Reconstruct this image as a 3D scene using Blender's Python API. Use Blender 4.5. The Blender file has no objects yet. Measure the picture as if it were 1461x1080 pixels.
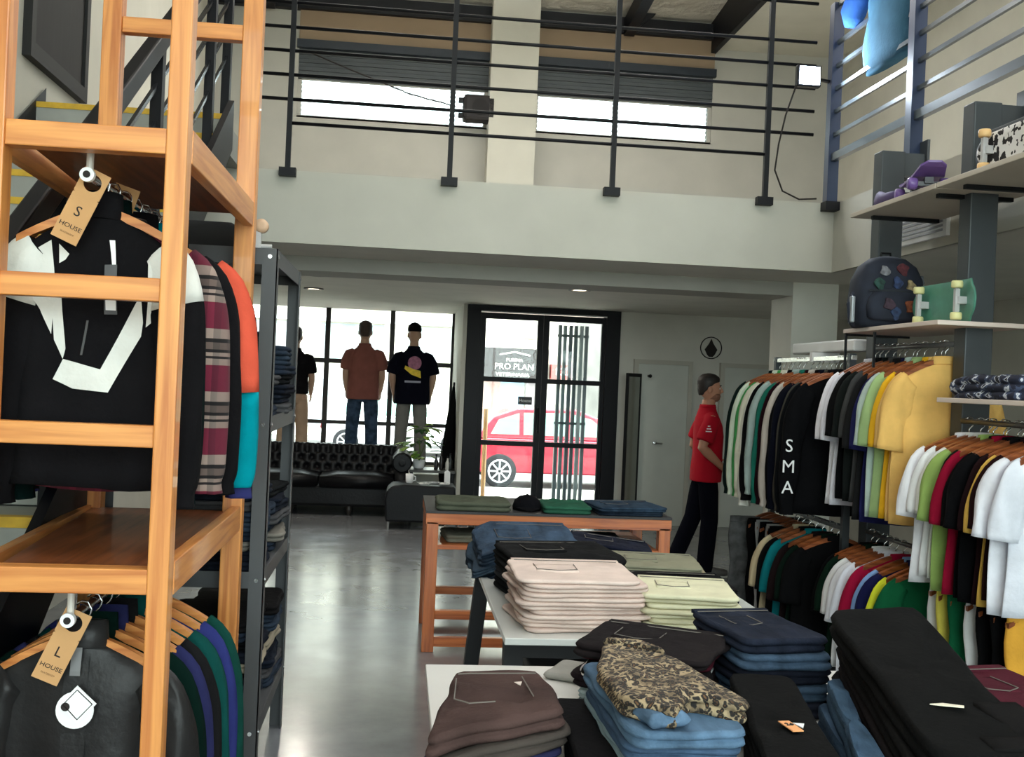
import bpy, math, random
from mathutils import Vector, Matrix, noise
R = random.Random(7)
PI = math.pi
COL = bpy.context.scene.collection

# ------------------------------------------------------------------ helpers
def lin(c):
    o = []
    for v in c[:3]:
        v = v/255.0
        o.append(v/12.92 if v <= .04045 else ((v+.055)/1.055)**2.4)
    return tuple(o)+(1.0,)

class MB:
    """collects shapes into one mesh"""
    def __init__(s): s.v = []; s.f = []
    def add(s, vs, fs):
        n = len(s.v); s.v += [tuple(p) for p in vs]; s.f += [tuple(i+n for i in q) for q in fs]; return s
    def box(s, x0, x1, y0, y1, z0, z1):
        return s.add([(x0,y0,z0),(x1,y0,z0),(x1,y1,z0),(x0,y1,z0),(x0,y0,z1),(x1,y0,z1),(x1,y1,z1),(x0,y1,z1)],
                     [(0,3,2,1),(4,5,6,7),(0,1,5,4),(1,2,6,5),(2,3,7,6),(3,0,4,7)])
    def bar(s, p0, p1, w, h, up=(0,0,1)):
        p0, p1 = Vector(p0), Vector(p1); d = (p1-p0).normalized(); up = Vector(up)
        if abs(d.dot(up)) > .98: up = Vector((0,1,0))
        a = d.cross(up).normalized()*w/2; b = a.cross(d).normalized()*h/2
        vs = [p+i*a+j*b for p in (p0,p1) for i,j in ((-1,-1),(1,-1),(1,1),(-1,1))]
        return s.add(vs, [(3,2,1,0),(4,5,6,7),(0,1,5,4),(1,2,6,5),(2,3,7,6),(3,0,4,7)])
    def loft(s, rings, cap0=True, cap1=True, closed=True):
        n = len(rings[0]); vs = [p for r in rings for p in r]; fs = []
        for i in range(len(rings)-1):
            for j in range(n if closed else n-1):
                k = (j+1) % n
                fs.append((i*n+j, i*n+k, (i+1)*n+k, (i+1)*n+j))
        if cap0: fs.append(tuple(range(n))[::-1])
        if cap1: fs.append(tuple(range((len(rings)-1)*n, len(rings)*n)))
        return s.add(vs, fs)
    def tube(s, pts, r, n=8, closed=False, flat=1.0):
        pts = [Vector(p) for p in pts]; m = len(pts)
        rs = r if isinstance(r, (list, tuple)) else [r]*m
        rings = []; a = None
        for i, p in enumerate(pts):
            if closed: d = pts[(i+1) % m]-pts[i-1]
            else: d = pts[min(i+1, m-1)]-pts[max(i-1, 0)]
            if d.length < 1e-9: d = Vector((0,0,1))
            d.normalize()
            if a is None:
                a = Vector((0,1,0)) if abs(d.y) < .9 else Vector((1,0,0))
            a = (a-d*a.dot(d)).normalized(); b = d.cross(a)
            rings.append([p+rs[i]*(math.cos(t)*a*flat+math.sin(t)*b) for t in [2*PI*k/n for k in range(n)]])
        if closed:
            rings.append(rings[0]); return s.loft(rings, False, False)
        return s.loft(rings)
    def cyl(s, p0, p1, r, n=16): return s.tube([p0, p1], r, n)
    def lathe(s, prof, c=(0,0,0), axis='z', n=24):
        rings = []
        for r, h in prof:
            ring = []
            for k in range(n):
                t = 2*PI*k/n; a, b = r*math.cos(t), r*math.sin(t)
                q = (a,b,h) if axis == 'z' else ((h,a,b) if axis == 'x' else (b,h,a))
                ring.append((q[0]+c[0], q[1]+c[1], q[2]+c[2]))
            rings.append(ring)
        return s.loft(rings)
    def prism(s, poly, a, b, axis='y'):
        """2-D outline extruded along an axis: axis y -> poly is (x,z)"""
        def m(p, h): return (p[0],h,p[1]) if axis == 'y' else ((h,p[0],p[1]) if axis == 'x' else (p[0],p[1],h))
        return s.loft([[m(p, a) for p in poly], [m(p, b) for p in poly]])
    def ell(s, c, r, nu=12, nv=8):
        rings = []
        for i in range(nv+1):
            t = PI*i/nv; q = max(math.sin(t), .02)
            rings.append([(c[0]+r[0]*q*math.cos(2*PI*k/nu), c[1]+r[1]*q*math.sin(2*PI*k/nu), c[2]-r[2]*math.cos(t)) for k in range(nu)])
        return s.loft(rings)
    def mapv(s, fn): s.v = [tuple(fn(Vector(p))) for p in s.v]; return s
    def mesh(s, name):
        me = bpy.data.meshes.new(name); me.from_pydata(s.v, [], s.f); me.update(); return me
    def build(s, name, m, parent=None, smooth=False, bevel=0, loc=None, rz=0):
        me = s.mesh(name); me.materials.append(m)
        return link(name, me, parent, smooth, bevel, loc, rz)

def link(name, me, parent=None, smooth=False, bevel=0, loc=None, rz=0):
    o = bpy.data.objects.new(name, me); COL.objects.link(o)
    if parent: o.parent = parent
    if loc: o.location = loc
    o.rotation_euler.z = rz
    if smooth: me.polygons.foreach_set('use_smooth', [True]*len(me.polygons))
    if bevel:
        b = o.modifiers.new('bevel', 'BEVEL'); b.width = bevel; b.segments = 2; b.limit_method = 'ANGLE'
    return o

def tag(o, label, cat, group=None, kind=None):
    o['label'] = label; o['category'] = cat
    if group: o['group'] = group
    if kind: o['kind'] = kind
    return o
def thing(name, label, cat, loc=(0,0,0), rz=0, group=None):
    o = bpy.data.objects.new(name, None); COL.objects.link(o)
    o.empty_display_size = .05; o.location = loc; o.rotation_euler.z = rz
    return tag(o, label, cat, group)
def struct(name, mb, m, label, cat, parent=None, bevel=0):
    o = mb.build(name, m, parent, bevel=bevel)
    o['kind'] = 'structure'; o['label'] = label; o['category'] = cat
    return o
def text(s, size, m, parent, loc, rot=(PI/2,0,0), name='lettering', sx=1.0, ext=.0008):
    cu = bpy.data.curves.new(name, 'FONT'); cu.body = s; cu.size = size; cu.extrude = ext
    cu.align_x = 'CENTER'; cu.align_y = 'CENTER'; cu.resolution_u = 3
    t = bpy.data.objects.new(name, cu); COL.objects.link(t)
    dg = bpy.context.evaluated_depsgraph_get()
    me = bpy.data.meshes.new_from_object(t.evaluated_get(dg))
    bpy.data.objects.remove(t); me.name = name
    me.materials.clear(); me.materials.append(m)
    o = link(name, me, parent); o.location = loc; o.rotation_euler = rot; o.scale = (sx,1,1)
    return o

# ------------------------------------------------------------------ materials
MC = {}
def nmat(key):
    m = bpy.data.materials.new(key); m.use_nodes = True
    nt = m.node_tree; return m, nt, nt.nodes['Principled BSDF'], nt.nodes, nt.links
def M(name, c, rough=.6, metal=0, var=.12, scale=6, stretch=(1,1,1), bump=0, bscale=None, spec=.5, coat=0):
    key = (name, c, rough, metal)
    if key in MC: return MC[key]
    m, nt, b, N, L = nmat(name); c = lin(c)
    tc = N.new('ShaderNodeTexCoord'); mp = N.new('ShaderNodeMapping'); mp.inputs['Scale'].default_value = stretch
    L.new(tc.outputs['Object'], mp.inputs['Vector'])
    nz = N.new('ShaderNodeTexNoise'); nz.inputs['Scale'].default_value = scale; nz.inputs['Detail'].default_value = 4
    L.new(mp.outputs[0], nz.inputs['Vector'])
    rp = N.new('ShaderNodeValToRGB')
    rp.color_ramp.elements[0].position = .3; rp.color_ramp.elements[1].position = .7
    rp.color_ramp.elements[0].color = tuple(v*(1-var) for v in c[:3])+(1,)
    rp.color_ramp.elements[1].color = tuple(min(1, v*(1+var)) for v in c[:3])+(1,)
    L.new(nz.outputs['Fac'], rp.inputs[0]); L.new(rp.outputs[0], b.inputs['Base Color'])
    b.inputs['Roughness'].default_value = rough; b.inputs['Metallic'].default_value = metal
    b.inputs['Specular IOR Level'].default_value = spec
    if coat: b.inputs['Coat Weight'].default_value = coat
    if bump:
        n2 = N.new('ShaderNodeTexNoise'); n2.inputs['Scale'].default_value = bscale or scale*8; n2.inputs['Detail'].default_value = 3
        L.new(mp.outputs[0], n2.inputs['Vector'])
        bp = N.new('ShaderNodeBump'); bp.inputs['Strength'].default_value = bump; bp.inputs['Distance'].default_value = .01
        L.new(n2.outputs['Fac'], bp.inputs['Height']); L.new(bp.outputs[0], b.inputs['Normal'])
    MC[key] = m; return m
def cloth(c):
    if max(c) < 62: c = tuple(round(v*.58) for v in c)
    return M('woven_cloth', c, .95, var=.10, scale=9, bump=.25, bscale=60, spec=.06)
def denim(c):
    g = sum(c)/3; c = tuple(round((g+(v-g)*.66)*.84) for v in c); return M('denim', c, .95, var=.45, scale=16, stretch=(1,.35,1), bump=.4, bscale=90, spec=.08)
def leather(c): return M('leather', c, .42, var=.15, scale=10, bump=.2, bscale=40, spec=.22)
def metal(c, rough=.4): return M('painted_metal', c, rough, 0 if max(c) < 60 else .25, var=.06, scale=5, spec=.22 if max(c) < 60 else .5)
def chrome(): return M('chrome', (200,200,200), .22, 1.0, var=.03)
def plain(c, rough=.6, name='paint'): return M(name, c, rough, var=.05, scale=3)
def wood(axis, c1=(222,151,80), c2=(184,108,50)):
    key = ('wood', axis, c1)
    if key in MC: return MC[key]
    m, nt, b, N, L = nmat('pine_wood')
    tc = N.new('ShaderNodeTexCoord'); mp = N.new('ShaderNodeMapping')
    mp.inputs['Scale'].default_value = {'x':(1.2,22,22),'y':(22,1.2,22),'z':(22,22,1.2)}[axis]
    L.new(tc.outputs['Object'], mp.inputs['Vector'])
    n1 = N.new('ShaderNodeTexNoise'); n1.inputs['Scale'].default_value = 1.6; n1.inputs['Detail'].default_value = 5; n1.inputs['Distortion'].default_value = .6
    L.new(mp.outputs[0], n1.inputs['Vector'])
    rp = N.new('ShaderNodeValToRGB'); e = rp.color_ramp.elements
    e[0].position = .32; e[0].color = lin(c2); e[1].position = .62; e[1].color = lin(c1)
    L.new(n1.outputs['Fac'], rp.inputs[0]); L.new(rp.outputs[0], b.inputs['Base Color'])
    b.inputs['Roughness'].default_value = .42; b.inputs['Coat Weight'].default_value = .15
    MC[key] = m; return m
def plaid():
    m, nt, b, N, L = nmat('plaid_flannel')
    tc = N.new('ShaderNodeTexCoord'); sp = N.new('ShaderNodeSeparateXYZ'); L.new(tc.outputs['Object'], sp.inputs[0])
    def bands(out, freq, stops):
        mu = N.new('ShaderNodeMath'); mu.operation = 'MULTIPLY'; mu.inputs[1].default_value = freq; L.new(out, mu.inputs[0])
        fr = N.new('ShaderNodeMath'); fr.operation = 'FRACT'; L.new(mu.outputs[0], fr.inputs[0])
        rp = N.new('ShaderNodeValToRGB'); rp.color_ramp.interpolation = 'CONSTANT'; e = rp.color_ramp.elements
        e[0].position = 0; e[0].color = lin(stops[0][1]); e[1].position = stops[1][0]; e[1].color = lin(stops[1][1])
        for p, c in stops[2:]:
            q = e.new(p); q.color = lin(c)
        L.new(fr.outputs[0], rp.inputs[0]); return rp.outputs[0]
    z = bands(sp.outputs['Z'], 5.6, [(0,(120,32,60)),(.42,(165,150,140)),(.52,(35,30,32)),(.56,(165,150,140)),(.62,(30,26,28)),(.67,(110,98,92)),(.78,(30,26,28)),(.84,(170,155,145))])
    x = bands(sp.outputs['X'], 14, [(0,(150,120,120)),(.5,(225,205,200)),(.75,(90,70,75))])
    mx = N.new('ShaderNodeMix'); mx.data_type = 'RGBA'; mx.blend_type = 'MULTIPLY'; mx.inputs['Factor'].default_value = .6
    L.new(z, mx.inputs[6]); L.new(x, mx.inputs[7]); L.new(mx.outputs[2], b.inputs['Base Color']); b.inputs['Roughness'].default_value = .95
    return m
def leopard():
    m, nt, b, N, L = nmat('leopard_print')
    tc = N.new('ShaderNodeTexCoord')
    nz = N.new('ShaderNodeTexNoise'); nz.inputs['Scale'].default_value = 30; L.new(tc.outputs['Object'], nz.inputs['Vector'])
    mx = N.new('ShaderNodeMix'); mx.data_type = 'VECTOR'; mx.inputs['Factor'].default_value = .03
    L.new(tc.outputs['Object'], mx.inputs[4]); L.new(nz.outputs['Color'], mx.inputs[5])
    vo = N.new('ShaderNodeTexVoronoi'); vo.inputs['Scale'].default_value = 95; L.new(mx.outputs[1], vo.inputs['Vector'])
    rp = N.new('ShaderNodeValToRGB'); e = rp.color_ramp.elements
    e[0].position = 0; e[0].color = lin((98,74,50)); e[1].position = 1; e[1].color = lin((150,130,100))
    for p, c in ((.22,(96,66,38)),(.30,(22,18,16)),(.50,(28,22,18)),(.64,(166,146,114))):
        q = e.new(p); q.color = lin(c)
    L.new(vo.outputs['Distance'], rp.inputs[0])
    n2 = N.new('ShaderNodeTexNoise'); n2.inputs['Scale'].default_value = 22; L.new(tc.outputs['Object'], n2.inputs['Vector'])
    r2 = N.new('ShaderNodeValToRGB'); r2.color_ramp.elements[0].position = .38; r2.color_ramp.elements[0].color = lin((92,76,58)); r2.color_ramp.elements[1].position = .55; r2.color_ramp.elements[1].color = (1,1,1,1)
    L.new(n2.outputs['Fac'], r2.inputs[0])
    mm = N.new('ShaderNodeMix'); mm.data_type = 'RGBA'; mm.blend_type = 'MULTIPLY'; mm.inputs['Factor'].default_value = .7
    L.new(rp.outputs[0], mm.inputs[6]); L.new(r2.outputs[0], mm.inputs[7]); L.new(mm.outputs[2], b.inputs['Base Color']); b.inputs['Roughness'].default_value = .85
    return m
def patchy(cols, scale=14, name='patterned_cloth'):
    """blotches of several colours"""
    m, nt, b, N, L = nmat(name)
    tc = N.new('ShaderNodeTexCoord'); vo = N.new('ShaderNodeTexNoise'); vo.inputs['Scale'].default_value = scale; vo.inputs['Detail'].default_value = 2; L.new(tc.outputs['Object'], vo.inputs['Vector'])
    rp = N.new('ShaderNodeValToRGB'); rp.color_ramp.interpolation = 'CONSTANT'; e = rp.color_ramp.elements
    e[0].position = 0; e[0].color = lin(cols[0][1]); e[1].position = cols[1][0]; e[1].color = lin(cols[1][1])
    for p, c in cols[2:]:
        q = e.new(p); q.color = lin(c)
    L.new(vo.outputs['Fac'], rp.inputs[0]); L.new(rp.outputs[0], b.inputs['Base Color']); b.inputs['Roughness'].default_value = .85
    return m
def glass(tint=(240,248,248), refl=.06):
    key = ('glass', tint)
    if key in MC: return MC[key]
    m = bpy.data.materials.new('window_glass'); m.use_nodes = True; nt = m.node_tree; nt.nodes.clear(); N, L = nt.nodes, nt.links
    o = N.new('ShaderNodeOutputMaterial'); t = N.new('ShaderNodeBsdfTransparent'); t.inputs[0].default_value = lin(tint)
    g = N.new('ShaderNodeBsdfGlossy'); g.inputs['Roughness'].default_value = .02
    mx = N.new('ShaderNodeMixShader'); fr = N.new('ShaderNodeFresnel'); fr.inputs[0].default_value = 1.3
    L.new(fr.outputs[0], mx.inputs[0]); L.new(t.outputs[0], mx.inputs[1]); L.new(g.outputs[0], mx.inputs[2]); L.new(mx.outputs[0], o.inputs[0])
    MC[key] = m; return m
def emit(c, s, name='lamp_glow'):
    m = bpy.data.materials.new(name); m.use_nodes = True; nt = m.node_tree; nt.nodes.clear()
    e = nt.nodes.new('ShaderNodeEmission'); e.inputs[0].default_value = lin(c); e.inputs[1].default_value = s
    o = nt.nodes.new('ShaderNodeOutputMaterial'); nt.links.new(e.outputs[0], o.inputs[0]); return m
def concrete():
    m, nt, b, N, L = nmat('polished_concrete')
    tc = N.new('ShaderNodeTexCoord')
    n1 = N.new('ShaderNodeTexNoise'); n1.inputs['Scale'].default_value = 1.1; n1.inputs['Detail'].default_value = 8; n1.inputs['Roughness'].default_value = .65
    L.new(tc.outputs['Object'], n1.inputs['Vector'])
    rp = N.new('ShaderNodeValToRGB'); e = rp.color_ramp.elements
    e[0].position = .3; e[0].color = lin((98,100,104)); e[1].position = .72; e[1].color = lin((140,142,146))
    L.new(n1.outputs['Fac'], rp.inputs[0]); L.new(rp.outputs[0], b.inputs['Base Color'])
    n2 = N.new('ShaderNodeTexNoise'); n2.inputs['Scale'].default_value = 5; n2.inputs['Detail'].default_value = 6; L.new(tc.outputs['Object'], n2.inputs['Vector'])
    r2 = N.new('ShaderNodeMapRange'); r2.inputs[3].default_value = .14; r2.inputs[4].default_value = .30
    L.new(n2.outputs['Fac'], r2.inputs[0]); L.new(r2.outputs[0], b.inputs['Roughness'])
    b.inputs['Specular IOR Level'].default_value = 1.0
    bp = N.new('ShaderNodeBump'); bp.inputs['Strength'].default_value = .06; bp.inputs['Distance'].default_value = .01
    L.new(n2.outputs['Fac'], bp.inputs['Height']); L.new(bp.outputs[0], b.inputs['Normal'])
    return m
WHITE = plain((186,184,173), .7, 'wall_paint'); GREYW = plain((168,166,158), .75, 'wall_paint_grey')
BLACKM = metal((14,15,19), .5); STEEL = metal((62,66,68), .5); DARKN = metal((9,10,16), .5)
PAPER = M('cardboard', (196,150,100), .85, var=.06); INK = plain((30,24,22), .8, 'ink'); WHT = plain((238,238,238), .6, 'white_paint')

# ------------------------------------------------------------------ camera and world
cam = bpy.data.cameras.new('camera'); co = bpy.data.objects.new('camera', cam); COL.objects.link(co)
F_PX = 1554.0; psi = math.atan(161/F_PX); th = .0019; rho = .043
Fw = Vector((math.sin(psi)*math.cos(th), math.cos(psi)*math.cos(th), math.sin(th)))
Rt = Vector((math.cos(psi), -math.sin(psi), 0)); Up = Rt.cross(Fw)
R2 = math.cos(rho)*Rt+math.sin(rho)*Up; U2 = -math.sin(rho)*Rt+math.cos(rho)*Up
mw = Matrix((R2, U2, -Fw)).transposed().to_4x4(); mw.translation = (0,0,1.6); co.matrix_world = mw
cam.sensor_fit = 'HORIZONTAL'; cam.sensor_width = 36; cam.lens = F_PX/1461*36; cam.clip_start = .05
S = bpy.context.scene; S.camera = co
S.view_settings.view_transform = 'Standard'; S.view_settings.look = 'None'; S.view_settings.gamma = 1; S.view_settings.use_curve_mapping = False
S.view_settings.exposure = 0.0
w = bpy.data.worlds.new('sky'); S.world = w; w.use_nodes = True; nt = w.node_tree
tc = nt.nodes.new('ShaderNodeTexCoord'); sp = nt.nodes.new('ShaderNodeSeparateXYZ'); nt.links.new(tc.outputs['Generated'], sp.inputs[0])
rp = nt.nodes.new('ShaderNodeValToRGB'); rp.color_ramp.elements[0].position = .45; rp.color_ramp.elements[0].color = (.79,.80,.79,1); rp.color_ramp.elements[1].position = .9; rp.color_ramp.elements[1].color = (.95,.96,.95,1)
nt.links.new(sp.outputs['Z'], rp.inputs[0]); bg = nt.nodes['Background']; nt.links.new(rp.outputs[0], bg.inputs[0]); bg.inputs[1].default_value = 13.5
S.cycles.max_bounces = 7; S.cycles.diffuse_bounces = 4; S.cycles.glossy_bounces = 3; S.cycles.transparent_max_bounces = 8
S.cycles.caustics_reflective = False; S.cycles.caustics_refractive = False; S.cycles.sample_clamp_indirect = 6
S.cycles.use_denoising = True
def area(name, loc, size, power, rot=(0,0,0), c=(1,.97,.92), sy=None):
    l = bpy.data.lights.new(name, 'AREA'); l.energy = power; l.color = c; l.size = size
    if sy: l.shape = 'RECTANGLE'; l.size_y = sy
    o = bpy.data.objects.new(name, l); COL.objects.link(o); o.location = loc; o.rotation_euler = rot; return o
HALL = 42
DOWN = 14
# ------------------------------------------------------------------ the setting
struct('floor', MB().box(-2.4,5.2,-4.2,14.6,-.12,0), concrete(), 'polished grey concrete shop floor', 'floor')
struct('wall_left', MB().box(-2.37,-2.17,-4,14.4,0,7.8), WHITE, 'pale grey left wall beside the stairs', 'wall')
struct('wall_right', MB().box(5,5.2,-4,12.4,0,7.8), WHITE, 'pale grey right wall behind the clothes racks', 'wall')
struct('wall_rear', MB().box(-2.17,5,-4.2,-4,0,.5).box(-2.17,5,-4.2,-4,5.3,7.8).box(-2.17,-1.9,-4.2,-4,.5,5.3).box(4.7,5,-4.2,-4,.5,5.3), WHITE, 'rear wall of the shop', 'wall')
struct('wall_front', MB().box(2.52,5,12.4,12.6,0,2.45), plain((206,205,196), .75, 'lower_wall_paint'), 'grey wall right of the entrance with white doors', 'wall')
mb = MB()
for x0,x1,z0,z1 in ((-2.17,-1.27,2.93,5.9),(-1.27,3.49,2.93,4.47),(.87,1.41,4.47,5.29),(3.49,5,2.93,5.9),(-1.27,3.49,5.29,5.9)):
    mb.box(x0,x1,12.4,12.6,z0,z1)
struct('wall_back', mb, GREYW, 'grey front wall around the two upper windows', 'wall')
struct('wall_bay', MB().box(.70,.745,12.4,14.5,0,2.45), WHITE, 'white side wall between display window and entrance', 'wall')
struct('wall_sill', MB().box(-2.17,.70,14.38,14.5,0,.44), WHITE, 'low white wall under the display window', 'wall')
struct('ceiling', MB().box(-2.17,2.99,7.36,14.6,2.45,2.93).box(2.99,5,-4,14.6,2.45,2.93), plain((222,218,208), .75, 'ceiling_paint'), 'white mezzanine slab and ceiling under it', 'ceiling')
struct('trim_1', MB().box(-2.17,3.0,7.34,7.37,2.45,2.93).box(2.97,3.0,-4,7.34,2.45,2.93), WHITE, 'plain white edge of the mezzanine slab', 'slab edge')
struct('beam', MB().box(-2.17,2.986,8.12,8.6,2.345,2.45), GREYW, 'grey downstand beam under the mezzanine', 'beam')
struct('column', MB().box(2.986,3.35,8.12,8.6,0,2.45), plain((218,217,207), .7, 'wall_paint_lightened'), 'white square column under the mezzanine corner', 'column')  # same paint as the walls, lightened to stand in for light on the column
def foil():
    m, nt, b, N, L = nmat('foil_insulation')
    tc = N.new('ShaderNodeTexCoord'); n = N.new('ShaderNodeTexNoise'); n.inputs['Scale'].default_value = 2.6; n.inputs['Detail'].default_value = 6; L.new(tc.outputs['Object'], n.inputs['Vector'])
    bp = N.new('ShaderNodeBump'); bp.inputs['Strength'].default_value = .8; bp.inputs['Distance'].default_value = .15; L.new(n.outputs['Fac'], bp.inputs['Height']); L.new(bp.outputs[0], b.inputs['Normal'])
    b.inputs['Base Color'].default_value = lin((205,200,188)); b.inputs['Metallic'].default_value = .35; b.inputs['Roughness'].default_value = .38; return m
mb = MB(); mb.add([(-2.4,12.6,5.84),(3.5,12.6,5.84),(3.5,-4.2,7.3),(-2.4,-4.2,7.3),(-2.4,12.6,5.94),(3.5,12.6,5.94),(3.5,-4.2,7.4),(-2.4,-4.2,7.4)],
     [(0,3,2,1),(4,5,6,7),(0,1,5,4),(1,2,6,5),(2,3,7,6),(3,0,4,7)])
struct('roof', mb, foil(), 'sloping roof lined with silver foil insulation', 'roof')
struct('ceiling_soffit', MB().box(3.5,5.2,-4.2,12.6,5.56,5.66), WHITE, 'white lowered ceiling above the right gallery', 'ceiling')
struct('trim_2', MB().box(3.44,3.5,-4.2,12.4,5.5,5.95), DARKN, 'dark steel edge of the lowered ceiling', 'trim')
struct('trim_3', MB().box(-2.17,3.44,12.3,12.4,5.64,5.82), DARKN, 'dark steel beam above the upper windows', 'trim')
mb = MB()
for x, y0 in ((-1.6,12.3),(2.45,12.3)):
    mb.bar((x,12.3,5.70),(x,-3.9,7.12),.12,.2)
mb.bar((2.45,12.3,5.68),(2.8,12.3,5.98),.1,.1)
struct('trim_4', mb, DARKN, 'dark steel roof rafters', 'rafter')
TAUPE = plain((140,120,98), .8, 'taupe_panel')
struct('trim_5', MB().box(-1.27,.87,12.36,12.4,5.29,5.64).box(1.41,3.49,12.36,12.4,5.29,5.64), TAUPE, 'taupe panels above the upper window shutters', 'trim')
struct('pillar', MB().box(.87,1.40,12.1,12.4,2.93,5.9), WHITE, 'white pillar between the two upper windows', 'pillar')
# upper windows: dark roller shutter half drawn, pale slats of light below
SHUT = M('dark_shutter', (58,64,68), .6, var=.05)
def louvre_mat():
    m, nt, b, N, L = nmat('white_slat'); b.inputs['Base Color'].default_value = lin((235,238,242)); b.inputs['Roughness'].default_value = .6
    t = N.new('ShaderNodeBsdfTranslucent'); t.inputs[0].default_value = lin((240,242,246)); mx = N.new('ShaderNodeMixShader'); mx.inputs[0].default_value = .7
    L.new(b.outputs[0], mx.inputs[1]); L.new(t.outputs[0], mx.inputs[2]); L.new(mx.outputs[0], N['Material Output'].inputs[0]); return m
LOUV = louvre_mat()
for n, (x0, x1) in enumerate(((-1.27,.87),(1.41,3.49))):
    fr = MB().box(x0,x1,12.42,12.46,4.88,4.92).box(x0,x0+.04,12.42,12.5,4.47,4.9).box(x1-.04,x1,12.42,12.5,4.47,4.9).box(x0,x1,12.40,12.56,4.45,4.475)
    wn = struct('window_%d' % (n+2), fr, GREYW, ('left' if n == 0 else 'right')+' upper window with half drawn dark shutter and white slats', 'window')
    sh = MB()
    for k in range(9): sh.box(x0,x1,12.40+.008*(k % 2),12.47,4.89+.0445*k,4.93+.0445*k)
    sh.build('roller_shutter', SHUT, wn)
    MB().box(x0-.02,x1+.02,12.33,12.4,5.22,5.31).build('shutter_box', metal((40,46,54)), wn)
    sl = MB()
    for k in range(8): sl.box(x0,x1,12.50,12.53,4.49+.053*k,4.516+.053*k)
    sl.build('slats', LOUV, wn)
    MB().box(x0,x1,12.47,12.475,4.475,4.9).build('pane', glass(), wn)
# tall window added behind the viewpoint so daylight fills the fronts of things
rw = struct('window_4', MB().box(-1.9,4.7,-4.13,-4.07,.5,.56).box(-1.9,4.7,-4.13,-4.07,5.24,5.3), metal((40,36,34)), 'tall added rear window behind the viewpoint letting in fill daylight', 'window')
for x in (-1.87,.3,2.5,4.67): MB().box(x-.03,x+.03,-4.14,-4.06,.56,5.24).build('mullion', metal((40,36,34)), rw)
for x0, x1 in ((-1.84,.27),(.33,2.47),(2.53,4.64)): MB().box(x0,x1,-4.105,-4.10,.56,5.24).build('pane', glass(), rw)
struct('ground_rear', MB().box(-30,30,-40,-4.2,-.3,-.1), M('pavement', (190,184,170), .9, var=.1, scale=3), 'pale yard behind the added rear window', 'ground')
for nm, l, sx_, sy_, rx in (('rear',(1.4,-4.0,2.9),6.6,4.8,PI/2),('front',(-.7,14.35,1.45),2.8,2.0,-PI/2),('door',(1.63,12.37,1.2),1.4,2.3,-PI/2)):
    a_ = area('window_portal_'+nm, l, sx_, 1, (rx,0,0) , sy=sy_); a_.data.cycles.is_portal = True
# display window
wn = struct('window_1', MB().box(-2.17,.70,14.4,14.46,1.73,1.79).box(-2.17,.70,14.4,14.46,.935,.985).box(-2.17,.70,14.4,14.46,.44,.48), metal((44,40,38)),
            'large front display window with black bars', 'window')
for x in (-1.80,-.95,-.112,.70): MB().box(x-.032,x+.032,14.39,14.47,.44,2.45).build('mullion', metal((40,36,34)), wn)
for i, (x0, x1) in enumerate(((-2.17,-1.82),(-1.78,-.97),(-.93,-.13),(-.09,.68))): MB().box(x0,x1,14.425,14.43,.48,2.45).build('pane', glass(), wn)
struct('trim_6', MB().box(-2.16,.695,13.25,14.37,0,.42), WHITE, 'white display platform inside the front window', 'platform', bevel=.01)
# entrance double door
dr = struct('door_1', MB().box(.75,.90,12.38,12.62,0,2.46).box(2.36,2.52,12.38,12.62,0,2.46).box(.90,2.36,12.38,12.62,2.385,2.46), DARKN,
            'black steel framed glass double entrance door', 'door')
MB().box(.90,2.36,12.40,12.41,2.372,2.385).build('painted_gap_light', plain((225,225,225), .5, 'pale_strip'), dr)  # pale strip painted for light showing through the gap above the leaves
for n, (x0, x1, g0, g1) in enumerate(((.905,1.628,.965,1.565),(1.632,2.357,1.70,2.315))):
    lf = MB()
    for a, b in ((x0,g0),(g1,x1)): lf.box(a,b,12.44,12.50,.01,2.37)
    for z0, z1 in ((.01,.14),(.85,.905),(1.58,1.635),(2.30,2.37)): lf.box(g0,g1,12.445,12.495,z0,z1)
    l = lf.build('door_leaf', DARKN, dr); l['label'] = ('left' if n == 0 else 'right')+' leaf of the entrance door'
    for z0, z1 in ((.14,.85),(.905,1.58),(1.635,2.30)): MB().box(g0,g1,12.468,12.473,z0,z1).build('pane', glass(), l)
    if n == 0: MB().tube([(1.60,12.43,1.02),(1.60,12.37,1.02),(1.60,12.37,1.3),(1.60,12.43,1.3)], .012).build('handle', BLACKM, l)
sg = MB().box(1.37,1.53,12.44,12.452,1.33,1.42).build('door_sign', plain((20,20,24), .5, 'black_sign'), None)
tag(sg, 'small black sign with pale script hanging on the glass door', 'sign')
text('House', .055, WHT, sg, (1.45,12.436,1.375))
# two white interior doors on the front wall
DOORW = plain((196,200,192), .5, 'white_door')
for n, (x0, x1, nm) in enumerate(((2.74,3.33,'white interior door left of the person'),(3.76,4.34,'white interior door behind the person and clothes'))):
    d = struct('door_%d' % (n+2), MB().box(x0,x1,12.34,12.4,0,1.86), DOORW, nm, 'door', bevel=.004)
    MB().box(x0-.05,x0,12.33,12.4,0,1.91).box(x1,x1+.05,12.33,12.4,0,1.91).box(x0,x1,12.33,12.4,1.86,1.91).build('door_frame', WHITE, d)
    hx = x0+.22 if n == 0 else x0+.10
    MB().tube([(hx,12.34,.95),(hx,12.28,.95),(hx+.08,12.28,.95)], .011).cyl((hx,12.341,.95),(hx,12.325,.95),.025).build('handle', chrome(), d)
    if n == 0: MB().cyl((x0+.12,12.34,1.72),(x0+.12,12.25,1.72),.014).ell((x0+.12,12.25,1.72),(.02,.02,.02)).build('coat_hook', BLACKM, d)
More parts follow.
